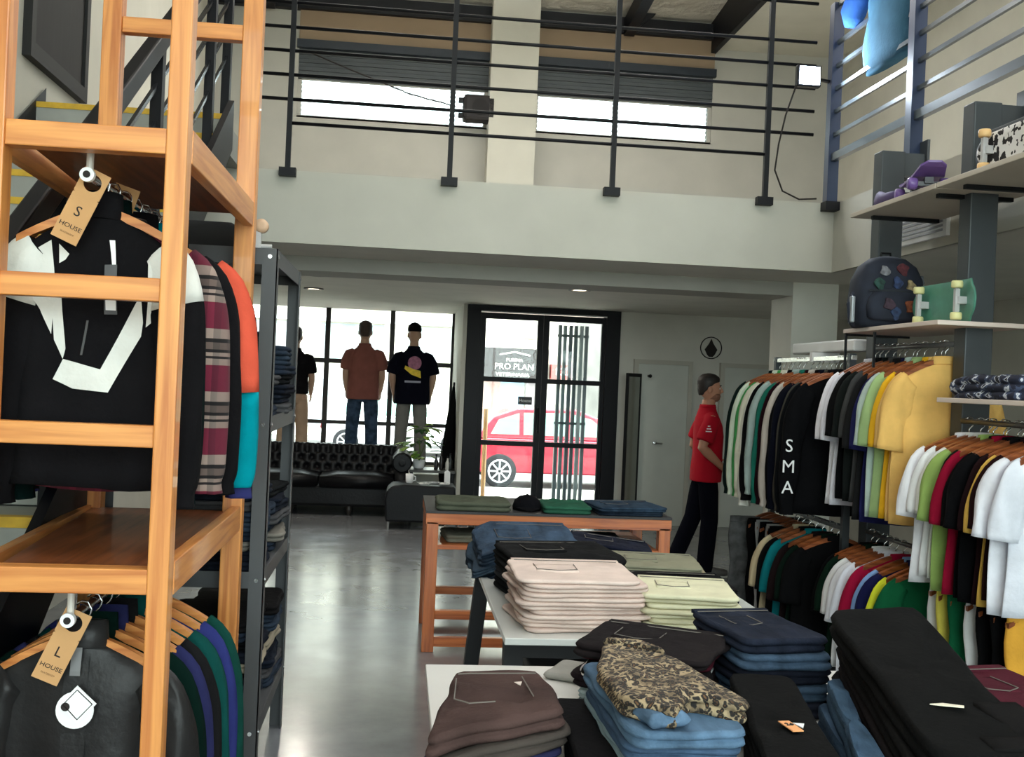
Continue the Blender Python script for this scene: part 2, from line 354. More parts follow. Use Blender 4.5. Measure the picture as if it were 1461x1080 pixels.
# black stone in a ring painted on the wall
lg = MB(); 
lg.tube([(3.60+.125*math.cos(t),12.392,2.08+.125*math.sin(t)) for t in [2*PI*k/40 for k in range(40)]], .0065, 6, True)
lg.prism([(3.60,2.185),(3.575,2.13),(3.525,2.06),(3.555,2.0),(3.58,1.975),(3.62,1.975),(3.645,2.0),(3.675,2.06),(3.625,2.13)], 12.386, 12.399)
tag(lg.build('wall_emblem', INK), 'round black emblem with dark stone shape on grey wall', 'emblem')
# ---------------- balcony railing
RZ = (3.235,3.392,3.553,3.712,3.868,4.03,4.30)
rl = thing('balcony_railing', 'black steel railing along the front edge of the mezzanine', 'railing', (0,7.3,2.93))
for x in (-.79,.277,1.383,2.454):
    p = MB().box(x-.017,x+.017,-.017,.017,-.03,1.38).build('post', BLACKM, rl)
    MB().box(x-.055,x+.055,-.022,.037,-.045,.01).build('foot_plate', BLACKM, p)
for z in RZ:
    x0 = -.79 if z == RZ[0] else -1.05; x1 = 2.454 if z == RZ[0] else 2.78
    MB().cyl((x0,0,z-2.93),(x1,0,z-2.93),.012,8).build('rail', BLACKM, rl, True)
rr = thing('balcony_railing', 'dark railing along the right gallery edge above the racks', 'railing', (2.92,7.3,2.93))
for y in (0,-1.22,-2.6,-4.0):
    p = MB().box(-.038,.038,y-.038,y+.038,-.05,1.38).build('post', metal((40,52,78), .35), rr)
    MB().box(-.05,.075,y-.06,y+.06,-.06,.0).build('foot_plate', BLACKM, p)
for z in RZ:
    q = .026 if z == RZ[0] else .013
    MB().bar((0,0,z-2.93),(0,-6,z-2.93),q*1.6,q*2).build('rail', metal((70,78,84), .28), rr)
# flood light on the corner post, its cable
fl = thing('flood_light', 'glaring white flood light fixed to the gallery corner post', 'lamp', (2.70,7.22,3.77))
MB().box(-.085,.085,-.02,.035,-.075,.075).build('housing', BLACKM, fl, bevel=.01)
MB().box(-.07,.07,-.028,-.021,-.06,.06).build('lens', emit((225,238,255), 40, 'flood_lens'), fl)
MB().bar((.0,.03,0),(.19,.09,0),.03,.015).build('bracket', BLACKM, fl)
area('flood_lamp', (2.70,7.17,3.77), .14, 30, (-PI/2,0,0), (.8,.9,1))
pts = [(2.62,7.24,3.70),(2.56,7.25,3.5),(2.52,7.25,3.3),(2.50,7.25,3.12),(2.56,7.25,2.98),(2.68,7.25,2.93),(2.80,7.24,2.94)]
tag(MB().tube(pts, .006, 6).build('lamp_cable', INK, None, True), 'thin black cable drooping from flood light past the slab', 'cable')
pts = [(-1.15,12.28,5.15),(-.6,12.25,4.95),(0,12.25,4.75),(.5,12.28,4.66)]
tag(MB().tube(pts, .008, 6).build('window_cable', INK, None, True), 'thin black cable slanting across the left upper window', 'cable')
# speaker on the upper wall
spk = thing('speaker', 'black box speaker on the wall beside the upper pillar', 'speaker', (.77,12.2,4.48))
MB().box(-.19,.19,-.1,.12,0,.29).build('cabinet', M('black_box', (24,20,22), .7), spk, bevel=.04)
MB().cyl((0,-.095,.15),(0,-.112,.15),.09,24).build('cone', M('speaker_cone', (30,28,30), .9), spk)
MB().box(-.24,-.19,-.05,.0,.2,.25).box(-.24,-.19,-.05,.0,.03,.08).build('bracket', BLACKM, spk)
MB().box(-.02,.02,.12,.2,.1,.16).build('wall_mount', BLACKM, spk)
# vent on the gallery edge
ve = thing('vent_grille', 'white vent grille on the gallery edge above the backpack', 'vent', (2.96,6.0,2.50))
MB().box(-.012,.012,-.3,.3,0,.22).build('frame', WHT, ve, bevel=.003)
vb = MB()
for k in range(7): vb.box(-.018,-.012,-.26,.26,.03+.024*k,.042+.024*k)
vb.build('louvre', plain((150,150,155), .5, 'grey_slat'), ve)
# downlights under the mezzanine
for i, (x, y, la) in enumerate(((1.59,9.75,'round recessed downlight in front of the entrance door'),(-.9,11.2,'recessed downlight over the sofa nearer the window'),(-.75,9.6,'recessed downlight nearest the shelf unit'))):
    d = thing('downlight', la, 'ceiling light', (x,y,2.45), group='recessed downlights')
    MB().lathe([(.10,0),(.10,-.012),(.075,-.012),(.07,0)]).build('rim', plain((120,118,112), .5, 'grey_rim'), d)
    MB().lathe([(.068,-.001),(.068,-.006)]).build('bulb', emit((255,240,215), 6, 'downlight_glow'), d)
# picture on the left wall
pc = thing('picture', 'large black framed dark picture hung above the stairs', 'picture', (-2.17,6.88,3.30))
MB().box(0,.05,-.55,-.48,0,1.7).box(0,.05,.48,.55,0,1.7).box(0,.05,-.48,.48,0,.09).box(0,.05,-.48,.48,1.61,1.7).build('frame', plain((9,9,10), .7, 'black_frame'), pc)
MB().box(0,.03,-.48,.48,.09,1.61).build('canvas', M('dark_canvas', (10,10,11), .8, var=.5, scale=4, stretch=(1,8,.6)), pc)
# ---------------- staircase along the left wall
st = thing('staircase', 'concrete stairs with yellow nosings and black handrail on left wall', 'staircase', (-1.63,5.72,0))
YEL = M('yellow_tape', (200,160,40), .6, var=.15, scale=20); STC = M('stair_concrete', (150,152,146), .8, var=.1, scale=5)
for n in range(-13, 4):
    z = 2.554+.18*n; y = .28*n
    if z < .1: continue
    sp_ = MB().box(-.53,.53,y,y+(.34 if n < 3 else .8),z-.175,z-.001).build('step', STC, st)
    MB().box(-.53,.53,y-.006,y+.04,z-.03,z+.003).build('nosing', YEL, sp_)
sl_ = .18/.28
def sz(y): return 2.554+sl_*y
for x in (.53,-.53):
    MB().prism([(-3.75,0.02),(-3.6,sz(-3.6)+.02),(1.0,sz(1.0)+.02),(1.0,sz(1.0)-.28),(-3.4,0.02)], x+.005, x+.04 if x > 0 else x+.006, 'x').build('stringer', DARKN, st)
MB().bar((.50,-3.3,sz(-3.3)+.95),(.50,1.1,sz(1.1)+.95),.06,.085).build('handrail', DARKN, st, bevel=.008)
for k, dz in enumerate((.25,.42,.59,.76)):
    MB().bar((.50,-3.3,sz(-3.3)+dz),(.50,1.1,sz(1.1)+dz),.016,.02).build('rail', metal((36,38,42), .25), st)
for y in (-3.3,-2.0,-.7,.55,1.1):
    MB().box(.475,.525,y-.03,y+.03,sz(y)-.25,sz(y)+.95).build('post', DARKN, st)
# ---------------- outdoors
struct('sidewalk', MB().box(-30,40,14.6,17.2,-.3,-.10).box(.75,5.2,12.62,14.6,-.3,-.05), M('pavement', (190,184,170), .9, var=.1, scale=3), 'pale pavement outside the shop', 'pavement')
struct('street', MB().box(-40,60,17.2,30,-.6,-.36).box(-40,60,30,45,-.6,-.25), M('asphalt', (120,118,116), .9, var=.12, scale=4), 'grey street beyond the pavement', 'street')
bd = thing('building', 'pale building with a dark shop awning across the street', 'building', (0,32,-.25))
MB().box(-14,12,.2,6,0,7.5).build('wall', plain((215,208,192), .8, 'stucco'), bd)
MB().box(2.45,4.35,-.25,.2,1.92,2.80).build('sign_panel', plain((52,47,45), .8, 'sign_board'), bd)
si = plain((238,232,215), .7, 'sign_letters')
text('PRO PLAN', .25, si, bd, (3.34,-.26,2.25)); text('PURINA', .14, si, bd, (3.34,-.26,2.45)); text('VETERINARIA', .15, si, bd, (3.30,-.26,2.02), sx=1.1)
MB().bar((2.9,-.26,2.60),(3.34,-.26,2.69),.02,.04).bar((3.34,-.26,2.69),(3.8,-.26,2.60),.02,.04).build('roof_mark', si, bd)
MB().box(4.45,5.05,-.2,.2,1.95,2.38).build('red_sign', plain((215,95,90), .8, 'red_board'), bd)
text('100', .3, WHT, bd, (4.75,-.21,2.16))
for i, (x0, x1, z0, z1, c) in enumerate(((-2.3,-.5,2.2,3.3,(150,160,160)),(-6,-3,2.2,3.3,(160,165,165)),(.2,1.5,2.3,3.3,(165,172,170)),(3.65,3.95,3.1,3.5,(130,125,112)),
        (2.5,3.0,.2,1.8,(150,120,110)),(3.0,3.7,.3,1.8,(130,165,185)),(3.75,4.3,.2,1.8,(150,140,140)),(5.2,6.5,.2,4,(110,108,102)),(-2.6,.4,.3,1.7,(190,195,198)))):
    MB().box(x0,x1,.12,.25,z0,z1).build('shop_window', M('shop_glass', c, .5, var=.2, scale=2), bd)
MB().box(-8,2,-.1,.3,3.35,3.5).build('cornice', WHT, bd)
# cars
def car(name, label, loc, body, rz=0):
    c = thing(name, label, 'car', loc, rz); bm_ = M('car_paint', body, .25, var=.02, spec=.6, coat=.6); W2 = .82
    lower = [(-1.9,.28),(-1.93,.55),(-1.86,.86),(-1.55,.92),(.95,.92),(1.75,.78),(2.0,.62),(2.02,.28)]
    def outline(pts):
        o = []
        for (a, b) in pts: o.append((a, b))
        return o
    m = MB(); rings = []
    for y, ins in ((-W2,.05),(-W2+.06,0),(W2-.06,0),(W2,.05)):
        rings.append([(x*(1-ins*.3), y, .28+(z-.28)*(1-ins)) for x, z in lower])
    m.loft(rings); m.build('body', bm_, c, bevel=.03)
    cab = [(-1.80,.90),(-1.50,1.30),(-1.05,1.46),(.1,1.47),(.62,1.28),(1.15,.92)]
    rings = []
    for y, s in ((-W2+.04,.0),(-W2+.16,1),(W2-.16,1),(W2-.04,.0)):
        rings.append([(x if z < .95 or s else x*.97, y, z) if (s or z < .95) else (x*.93, y*.96, .9+(z-.9)*.05) for x, z in cab])
    MB().loft([[(x*(.97 if z > 1 else 1), sgn*(W2-.02-(.16*(z-.9)/.57)), z) for x, z in cab] for sgn in (-1,1)]).build('cabin', bm_, c, bevel=.03)
    for sgn in (-1,1):
        def sd(x, z): return (x, sgn*(W2-.012-(.16*(z-.9)/.57)), z)
        for q in ([(-1.50,.98),(-1.36,1.24),(-.98,1.37),(-.98,.98)],[(-.90,.98),(-.90,1.38),(-.12,1.40),(-.12,.98)],[(-.04,.98),(-.04,1.40),(.36,1.30),(.78,.98)]):
            a = [sd(*p) for p in q]; MB().loft([a, [(x, y-sgn*.03, z) for x, y, z in a]]).build('side_window', M('car_glass', (120,150,140), .1, var=.05), c)
        MB().box(-.75,-.6,sgn*(W2+.005)-.01,sgn*(W2+.005)+.01,.80,.825).box(.15,.3,sgn*(W2+.005)-.01,sgn*(W2+.005)+.01,.80,.825).build('handle', bm_, c)
        for x in (-1.32,1.28):
            t = MB().lathe([(.20,-.09),(.29,-.10),(.31,-.06),(.31,.06),(.29,.10),(.20,.09)], (x,sgn*(W2-.06),.31), 'y', 28).build('wheel', plain((28,28,30), .9, 'tyre'), c, True)
            h = MB().lathe([(.19,-.02),(.20,.02)], (x,sgn*(W2-.01),.31), 'y', 24)
            h.build('wheel_disc', plain((70,70,74), .5, 'dark_disc'), t)
            s5 = MB()
            for k in range(8):
                an = 2*PI*k/8; s5.bar((x,sgn*(W2+.02),.31),(x+.19*math.cos(an),sgn*(W2+.02),.31+.19*math.sin(an)),.03,.045,(0,1,0))
            s5.tube([(x+.2*math.cos(q),sgn*(W2+.02),.31+.2*math.sin(q)) for q in [2*PI*k/28 for k in range(28)]],.02,6,True)
            s5.build('rim', metal((205,205,208), .3), t)
    MB().box(-1.94,-1.84,-.75,-.5,.62,.82).box(-1.94,-1.84,.5,.75,.62,.82).build('tail_light', plain((120,14,20), .3, 'red_lens'), c)
    MB().ell((.75,-W2-.1,.98),(.07,.1,.06)).build('mirror', bm_, c)
    return c
car('car', 'red hatchback parked outside the glass entrance door', (3.2,20.5,-.36), (150,14,42))
car('car', 'white car parked across the street behind the display window', (.1,27.4,-.36), (228,228,226))
bo = thing('bollard', 'thin orange and cream pole on the pavement outside the door', 'pole', (1.10,13.6,-.05))
MB().cyl((0,0,.02),(0,0,1.28),.028).build('pole', M('orange_paint', (235,175,120), .6), bo)
MB().lathe([(.16,0),(.15,.03),(.04,.06)]).build('base', M('orange_paint', (235,175,120), .6), bo)
gt = thing('folding_gate', 'grey folded metal gate standing outside the right door leaf', 'gate', (2.05,12.95,-.05))
for k in range(6):
    MB().box(-.17+.065*k,-.13+.065*k,-.03+.03*(k % 2),.03+.03*(k % 2),0,2.34).build('gate_bar', metal(((132,136,140),(170,174,176),(110,114,120))[k % 3], .5), gt)
for z in (.15,1.15,2.2): MB().box(-.18,.20,-.01,.01,z,z+.03).build('cross_bar', metal((92,96,100)), gt)
# ---------------- light: fill lamps added out of frame to brighten hall and mezzanine
for i, (x, y, z, pw) in enumerate(((.4,-1.6,6.0,HALL),(.4,1.6,6.0,HALL),(.4,4.8,6.0,HALL),(-.3,9.6,5.45,54),(2.3,9.6,5.45,54),(4.2,4.0,5.40,45))):
    o = thing('added_fill_lamp', 'added unseen fill lamp hanging over the %s' % ('rear of the hall','middle of the hall','front of the hall','left of the mezzanine','right of the mezzanine','right gallery')[i], 'lamp', (x,y,z))
    MB().box(-.9,.9,-.3,.3,0,.06).build('housing', WHT, o)
    MB().box(-.01,.01,-.01,.01,.06,(1.0 if z > 5.5 else .12 if x > 4 else .75)).build('rod', BLACKM, o)
    if z < 5.5: area('added_uplight', (x,y,z+.08), 1.7, 85, (PI,0,0), sy=.5, c=(1,.985,.95))  # upward light added to brighten the foil roof and upper wall
    area('added_fill_glow', (x,y,z-.02), 1.7, pw, sy=.55, c=(1,.985,.95))
for x, y in ((1.59,9.75),(-.9,11.2),(-.75,9.6)):
    area('downlight_glow', (x,y,2.435), .1, DOWN, c=(1,.93,.82))

# ------------------------------------------------------------------ garments
def interp(t, pts):
    for (a, x), (b, y) in zip(pts, pts[1:]):
        if t <= b: return x+(y-x)*max(0, min(1, (t-a)/(b-a)))
    return pts[-1][1]
HW = [(.080,.062),(.095,.10),(.118,.155),(.145,.20),(.18,.222),(.28,.235),(.45,.24),(.75,.248)]
class Garment:
    """a garment on a hanger; origin where the hook crosses the rail, width along x, front towards -y"""
    def __init__(s, L=.76, sx=1.0, sz_=1.0, hd=.034, seed=0, amp=.010, open_=0):
        s.L, s.sx, s.k, s.hd, s.seed, s.amp = L, sx, sz_, hd, seed, amp
    def hw(s, d):
        t = d/s.k; q = interp(t, HW)
        return s.sx*(q+.006*math.sin(9*t+s.seed)*(1 if t > .25 else 0))
    def front(s, x, d, sg=-1):
        hw = s.hw(d); u = max(-1, min(1, x/hw)); hd = s.hd*interp(d/s.k, [(.08,.6),(.13,.9),(.3,1.0),(.9,1.15)])
        y = hd*(1-abs(u)**2.6)**.55
        a = s.amp*interp(d/s.k, [(.12,0),(.3,.5),(.8,1.2)])
        y += a*(math.sin(19*x/s.sx+s.seed*1.7+sg)+.6*math.sin(37*x/s.sx+2.1*s.seed+4*d))*(1-abs(u)**4)
        y += .35*s.amp*math.sin(26*d+9*x+s.seed)*(1-abs(u)**4)
        return sg*y
    def body(s):
        ds = [.08,.092,.105,.12,.14,.165,.2,.25,.31]
        e = s.L/s.k; n = 9
        ds += [.31+(e-.31)*(i+1)/n for i in range(n)]
        rings = []; m = 22
        for t in ds:
            d = t*s.k; hw = s.hw(d); r = []
            dz = lambda x: -.012*math.sin(11*x/s.sx+s.seed)*max(0,(t-.5))*2
            for i in range(m+1):
                x = -hw*math.cos(PI*i/m); r.append((x, s.front(x, d, -1), -d+dz(x)))
            for i in range(1, m):
                x = hw*math.cos(PI*i/m); r.append((x, s.front(x, d, 1), -d+dz(x)))
            rings.append(r)
        return MB().loft(rings)
    def sleeve_path(s, long_):
        p = [((.165,.165),.058),((.203,.208),.070),((.228,.285),.074),((.243,.375),.073),((.252,.455),.072)]
        if long_: p = p[:3]+[((.244,.37),.069),((.256,.48),.063),((.264,.60),.055),((.268,.70),.048),((.268,.735),.038),((.268,.765),.042)]
        return p
    def sleeve(s, side, long_, t0=0, t1=99):
        rings = []; A0 = s.sleeve_path(long_); A = []; NS = 3
        for i in range(len(A0)-1):
            q0, q1, q2, q3 = A0[max(i-1,0)], A0[i], A0[i+1], A0[min(i+2,len(A0)-1)]
            for h in range(NS):
                u = h/NS
                cr = lambda a, b, c, d: .5*(2*b+(c-a)*u+(2*a-5*b+4*c-d)*u*u+(3*b-a-3*c+d)*u**3)
                A.append(((cr(q0[0][0],q1[0][0],q2[0][0],q3[0][0]), cr(q0[0][1],q1[0][1],q2[0][1],q3[0][1])), cr(q0[1],q1[1],q2[1],q3[1])))
        A.append(A0[-1]); t0 *= NS; P = A[t0:(t1-1)*NS+1] if t1 < 99 else A[t0:]
        for i, ((x, d), w) in enumerate(P):
            j = i+t0
            a = Vector((A[min(j+1,len(A)-1)][0][0]-A[max(j-1,0)][0][0], -(A[min(j+1,len(A)-1)][0][1]-A[max(j-1,0)][0][1]))).normalized()
            nx, nz = -a.y, a.x
            r = []
            for k in range(16):
                th_ = 2*PI*k/16; cw = math.cos(th_); cd = math.sin(th_)
                ww = w*(1+.10*math.sin(7*d+s.seed+3*k)*.6)
                px = x*s.sx+nx*ww*cw; pz = -d*s.k+nz*ww*cw*s.k
                py = cd*(s.hd*.95+.012*min(1, i*.17))+s.amp*.7*math.sin(24*d+5*cw+s.seed)
                r.append((side*px, py, pz))
            rings.append(r)
        return MB().loft(rings)
    def collar(s, h=.02, r=.066):
        rings = []
        for q, z in ((1.0,-.088),(1.04,-.075),(.98,-.075+h),(.86,-.075+h),(.84,-.07),(.86,-.088)):
            rings.append([(s.sx*r*q*math.cos(t), s.hd*.95*q*math.sin(t), z*s.k-.006*math.sin(t)) for t in [2*PI*k/24 for k in range(24)]])
        rings.append(rings[0]); return MB().loft(rings, False, False)
    def patch(s, poly, off=.004, n=3):
        """flat piece of other cloth sewn on the front; poly in (x, depth)"""
        vs = []; fs = []
        # split each quad of the strip so that it follows the cloth
        m = MB()
        for q in poly:
            g = 6; grid = []
            for i in range(g+1):
                for j in range(g+1):
                    u, v = i/g, j/g
                    x = (q[0][0]*(1-u)+q[1][0]*u)*(1-v)+(q[3][0]*(1-u)+q[2][0]*u)*v
                    d = (q[0][1]*(1-u)+q[1][1]*u)*(1-v)+(q[3][1]*(1-u)+q[2][1]*u)*v
                    grid.append((x, s.front(x, d)-off, -d))
            m.add(grid, [(i*(g+1)+j, (i+1)*(g+1)+j, (i+1)*(g+1)+j+1, i*(g+1)+j+1) for i in range(g) for j in range(g)])
        return m

GM = {}
def garment_meshes(kind, seed, k, sx, hd):
    key = (kind, seed, k, sx, hd)
    if key in GM: return GM[key]
    long_ = kind in ('longsleeve','jacket')
    g = Garment((.76 if kind != 'jacket' else .72)*k, sx, k, hd, seed, .0145 if hd < .03 else .022 if hd == .0451 else .012)
    out = [('body', g.body().mesh('body')), ('sleeve', g.sleeve(-1, long_).mesh('sleeve')), ('sleeve', g.sleeve(1, long_).mesh('sleeve')),
           ('collar', g.collar(.02 if kind != 'jacket' else .05).mesh('collar'))]
    for _, me in out:
        me.materials.append(cloth((128,128,128))); me.polygons.foreach_set('use_smooth', [True]*len(me.polygons))
    GM[key] = out; return out
def setmat(o, m):
    o.material_slots[0].link = 'OBJECT'; o.material_slots[0].material = m
KINDW = {'tshirt':('t_shirt','T-shirt','shirt'),'longsleeve':('long_sleeve_shirt','long-sleeve shirt','shirt'),'jacket':('jacket','jacket','jacket')}
def hang(kind, x, y, z, m, label, group, seed=0, k=1.0, sx=1.0, hd=.03, rz=0, sleeve_m=None):
    nm, wd, cat = KINDW[kind]
    t = thing(nm, label, cat, (x,y,z), rz, group)
    for part, me in garment_meshes(kind, seed % 4, k, sx, hd):
        o = link(part, me, t); setmat(o, sleeve_m if (sleeve_m and part == 'sleeve') else m)
    return t
def hanger_mesh(k=1.0, sx=1.0):
    key = ('hanger', k, sx)
    if key in GM: return GM[key]
    rings = []
    for i in range(17):
        u = -1+2*i/16; x = .205*sx*u; z = -(.066+.075*abs(u)**1.5)*k; h = .014*(1-.3*abs(u)); w_ = .009+.006*abs(u)
        rings.append([(x,-w_,z-h),(x,w_,z-h),(x,w_,z+h),(x,-w_,z+h)])
    bar = MB().loft(rings).mesh('bar'); bar.materials.append(wood('x', (176,98,48), (120,60,26)))
    hk = MB().tube([(0,0,-.07*k),(0,0,-.035),(.017,0,-.018),(.021,0,0),(.012,0,.018),(-.004,0,.021),(-.018,0,.011)], .0032, 6).mesh('hook'); hk.materials.append(chrome())
    GM[key] = (bar, hk); return GM[key]
def hanger(x, y, z, label, group, k=1.0, sx=1.0, rz=0, m=None):
    t = thing('clothes_hanger', label, 'hanger', (x,y,z), rz, group)
    bar, hk = hanger_mesh(k, sx)
    b = link('bar', bar, t); link('hook', hk, t, True)
    if m: setmat(b, m)
    return t
def trousers_mesh(seed, L, w_):
    key = ('trousers', seed, L, w_)
    if key in GM: return GM[key]
    m = MB()
    for s_ in (-1, 1):
        rings = []
        for i in range(13):
            d = .10+(L-.10)*i/12; hw = w_*(.52-.06*i/12); cx = s_*w_*(.42+.02*i/12); ring = []
            for k in range(16):
                t = 2*PI*k/16
                ring.append((cx+hw*math.cos(t)+.006*math.sin(5*d*4+seed), .026*math.sin(t)+.007*math.sin(13*d+3*math.cos(t)*2+seed+s_), -d))
            rings.append(ring)
        m.loft(rings)
    leg = m.mesh('legs')
    wb = MB().loft([[(w_*.93*math.cos(t), .03*math.sin(t), -z) for t in [2*PI*k/24 for k in range(24)]] for z in (.085,.09,.12,.125)]).mesh('waistband')
    for me in (leg, wb): me.materials.append(cloth((128,128,128))); me.polygons.foreach_set('use_smooth', [True]*len(me.polygons))
    GM[key] = (leg, wb); return GM[key]
def hang_trousers(x, y, z, m, label, group, seed=0, L=.76, w_=.20):
    t = thing('trousers', label, 'trousers', (x,y,z), 0, group)
    a, b = trousers_mesh(seed % 3, L, w_)
    setmat(link('legs', a, t), m); setmat(link('waistband', b, t), m); return t

# ------------------------------------------------------------------ pine tower unit on the left
wu = thing('wooden_clothes_rack', 'tall open pine wood rack holding jackets at left', 'clothes rack', (-.775,2.75,0))
WZ, WX, WY = wood('z'), wood('x'), wood('y'); WD = wood('y', (150,84,44), (104,54,26))
HT = 2.95
for x0, x1 in ((-.25,-.19),(.187,.238)):
    MB().box(x0,x1,-.03,.035,0,HT).build('post', WZ, wu, bevel=.004)
for x0, x1 in ((-.305,-.24),(.175,.243)):
    MB().box(x0,x1,1.17,1.235,0,HT).build('post', WZ, wu, bevel=.004)
for z0, z1 in ((1.755,1.812),(1.398,1.452),(2.76,2.82)):
    MB().box(-.19,.187,-.02,.025,z0,z1).build('rung', WX, wu, bevel=.003)
for z0, z1 in ((2.76,2.815),): MB().box(-.24,.175,1.18,1.225,z0,z1).build('rung', WX, wu, bevel=.003)
for z in (1.04, 2.115, .25):
    fr = MB().box(-.19,.187,-.025,.03,z,z+.062).build('front_rail', WX, wu, bevel=.003)
    sf = MB().add([(-.18,.03,z+.035),(.215,.03,z+.035),(.215,1.20,z+.035),(-.27,1.20,z+.035),(-.18,.03,z+.055),(.215,.03,z+.055),(.215,1.20,z+.055),(-.27,1.20,z+.055)],
        [(0,3,2,1),(4,5,6,7),(0,1,5,4),(1,2,6,5),(2,3,7,6),(3,0,4,7)]).build('shelf', WD, wu)
    MB().box(.205,.24,.035,1.17,z-.01,z+.075).build('side_rail', WY, wu, bevel=.003)
    MB().bar((-.225,.035,z+.03),(-.285,1.17,z+.03),.03,.07).build('side_rail', WY, wu)
for z in (2.068, .955):
    ra = MB().cyl((-.02,.07,z),(-.02,1.15,z),.011,12).build('hanging_rail', chrome(), wu, True)
    for y in (.085,1.1): MB().cyl((-.02,y,z),(-.02,y,z+.085),.009,10).build('rail_bracket', plain((205,198,188), .4, 'bracket_white'), ra)
    MB().lathe([(.010,-.008),(.018,-.008),(.018,.008),(.010,.008)], (-.02,.067,z), 'y', 20).build('rail_end_ring', WHT, ra)
    MB().cyl((-.02,.058,z),(-.02,.056,z),.009).build('rail_end_plug', INK, ra)
UX = -.795
BLK = cloth((36,35,38)); CW = cloth((222,222,216))
# front jacket: black with white panels
j1 = hang('jacket', UX, 2.95, 2.068, BLK, 'black and white panelled zip jacket at the front of the upper rack rail', 'jackets on the upper rack rail', 0, 1.10, .86, .034)
g = Garment(.72*1.1, .86, 1.1, .034, 0, .011)
def strip(q): return [tuple(p) for p in q]
g.patch([((-.102,.30),(-.079,.302),(-.066,.435),(-.094,.414)),((-.094,.414),(-.066,.435),(-.069,.45),(-.072,.462)),((-.071,.462),(-.036,.470),(-.042,.537),(-.093,.515)),
    ((-.036,.470),(.026,.485),(.048,.544),(-.042,.537)),((.026,.485),(.111,.305),(.125,.395),(.048,.544)),((.111,.305),(.122,.301),(.128,.359),(.125,.395))], .006).build('chest_chevron', CW, j1, True)
for nm_, q in (('shoulder_panel',[((-.190,.205),(-.112,.156),(-.102,.229),(-.190,.25)),((-.190,.25),(-.102,.229),(-.094,.292),(-.173,.303)),((-.173,.303),(-.094,.292),(-.101,.399),(-.138,.319))]),
               ('shoulder_panel',[((.133,.197),(.184,.187),(.190,.29),(.138,.30)),((.138,.30),(.190,.29),(.186,.323),(.135,.371))]),('neck_panel',[((-.092,.165),(-.066,.19),(-.075,.205),(-.090,.215))])):
    g.patch(q, .005).build(nm_, CW, j1, True)
g.patch([((-.014,.36),(-.008,.36),(-.022,.45),(-.028,.45))], .006).build('zip', plain((80,80,82), .4, 'zip_grey'), j1)
g.patch([((.036,.15),(.050,.15),(.056,.215),(.046,.215))], .014).build('tag_loop', WHT, j1)
for sd in (-1, 1):
    a = g.sleeve(sd, True, 0, 3); a.mapv(lambda p: (p.x*1.012, p.y*1.08, p.z)); a.build('upper_sleeve', CW, j1, True)
g.patch([((-.192,.304),(-.174,.316),(-.191,.525),(-.203,.525))], .05).build('sleeve_stripe', CW, j1, True) if False else None
tg = g.patch([((.029,.215),(.06,.213),(.066,.342),(.034,.343))], .02).build('hang_tag', plain((74,74,76), .6, 'tag_grey'), j1)
g.patch([((.036,.30),(.062,.30),(.063,.332),(.038,.332))], .022).build('tag_stripe', WHT, tg)
hanger(UX, 2.95, 2.068, 'pine hanger inside the black and white front jacket', None, 1.1, 1.0, m=WX)
TEAL = cloth((10,40,38)); NAVY = cloth((42,44,84)); DKG = cloth((12,50,42))
hang('jacket', UX, 3.06, 2.068, TEAL, 'dark green jacket directly behind the black and white jacket', 'jackets on the upper rack rail', 1, 1.1, .80, .03)
t = hang('longsleeve', UX, 3.19, 2.068, plaid(), 'burgundy and grey plaid flannel shirt on the upper rack rail', 'jackets on the upper rack rail', 2, 1.08, .98, .034)
hang('jacket', UX, 3.31, 2.068, BLK, 'plain black jacket between the plaid shirt and coral jacket', 'jackets on the upper rack rail', 3, 1.1, 1.04, .03)
CORAL = cloth((212,88,66)); TURQ = cloth((0,132,146)); NV = cloth((44,46,92))
cj = thing('jacket', 'colour-block jacket with coral upper and turquoise lower sleeves', 'jacket', (UX,3.43,2.068), 0, 'jackets on the upper rack rail')
gc = Garment(.80, 1.19, 1.13, .034, 1, .010)
gc.body().build('body', BLK, cj, True)
for sd in (-1, 1):
    gc.sleeve(sd, True, 0, 5).build('upper_sleeve', CORAL, cj, True)
    gc.sleeve(sd, True, 4, 8).build('lower_sleeve', TURQ, cj, True)
    gc.sleeve(sd, True, 7, 9).build('cuff', NV, cj, True)
gc.collar(.04).build('collar', TURQ, cj, True)
hang('jacket', UX, 3.56, 2.068, NV, 'navy jacket behind the coral and turquoise jacket', 'jackets on the upper rack rail', 0, 1.12, 1.08, .03)
hang('jacket', UX, 3.68, 2.068, cloth((150,152,150)), 'grey jacket second from the rear of the upper rack rail', 'jackets on the upper rack rail', 2, 1.12, 1.04, .03)
hang('jacket', UX, 3.79, 2.068, TEAL, 'teal jacket hung at the rear of the upper rack rail', 'jackets on the upper rack rail', 3, 1.1, 1.0, .03)
for y, s_ in ((3.06,'dark green jacket'),(3.19,'plaid flannel shirt'),(3.31,'plain black jacket'),(3.43,'coral and turquoise jacket'),(3.56,'navy jacket'),(3.68,'grey jacket'),(3.79,'rear teal jacket')):
    hanger(UX, y, 2.068, 'pine hanger carrying the %s on the upper rack rail' % s_, 'hangers on the upper rack rail', 1.1, 1.0, m=WX)
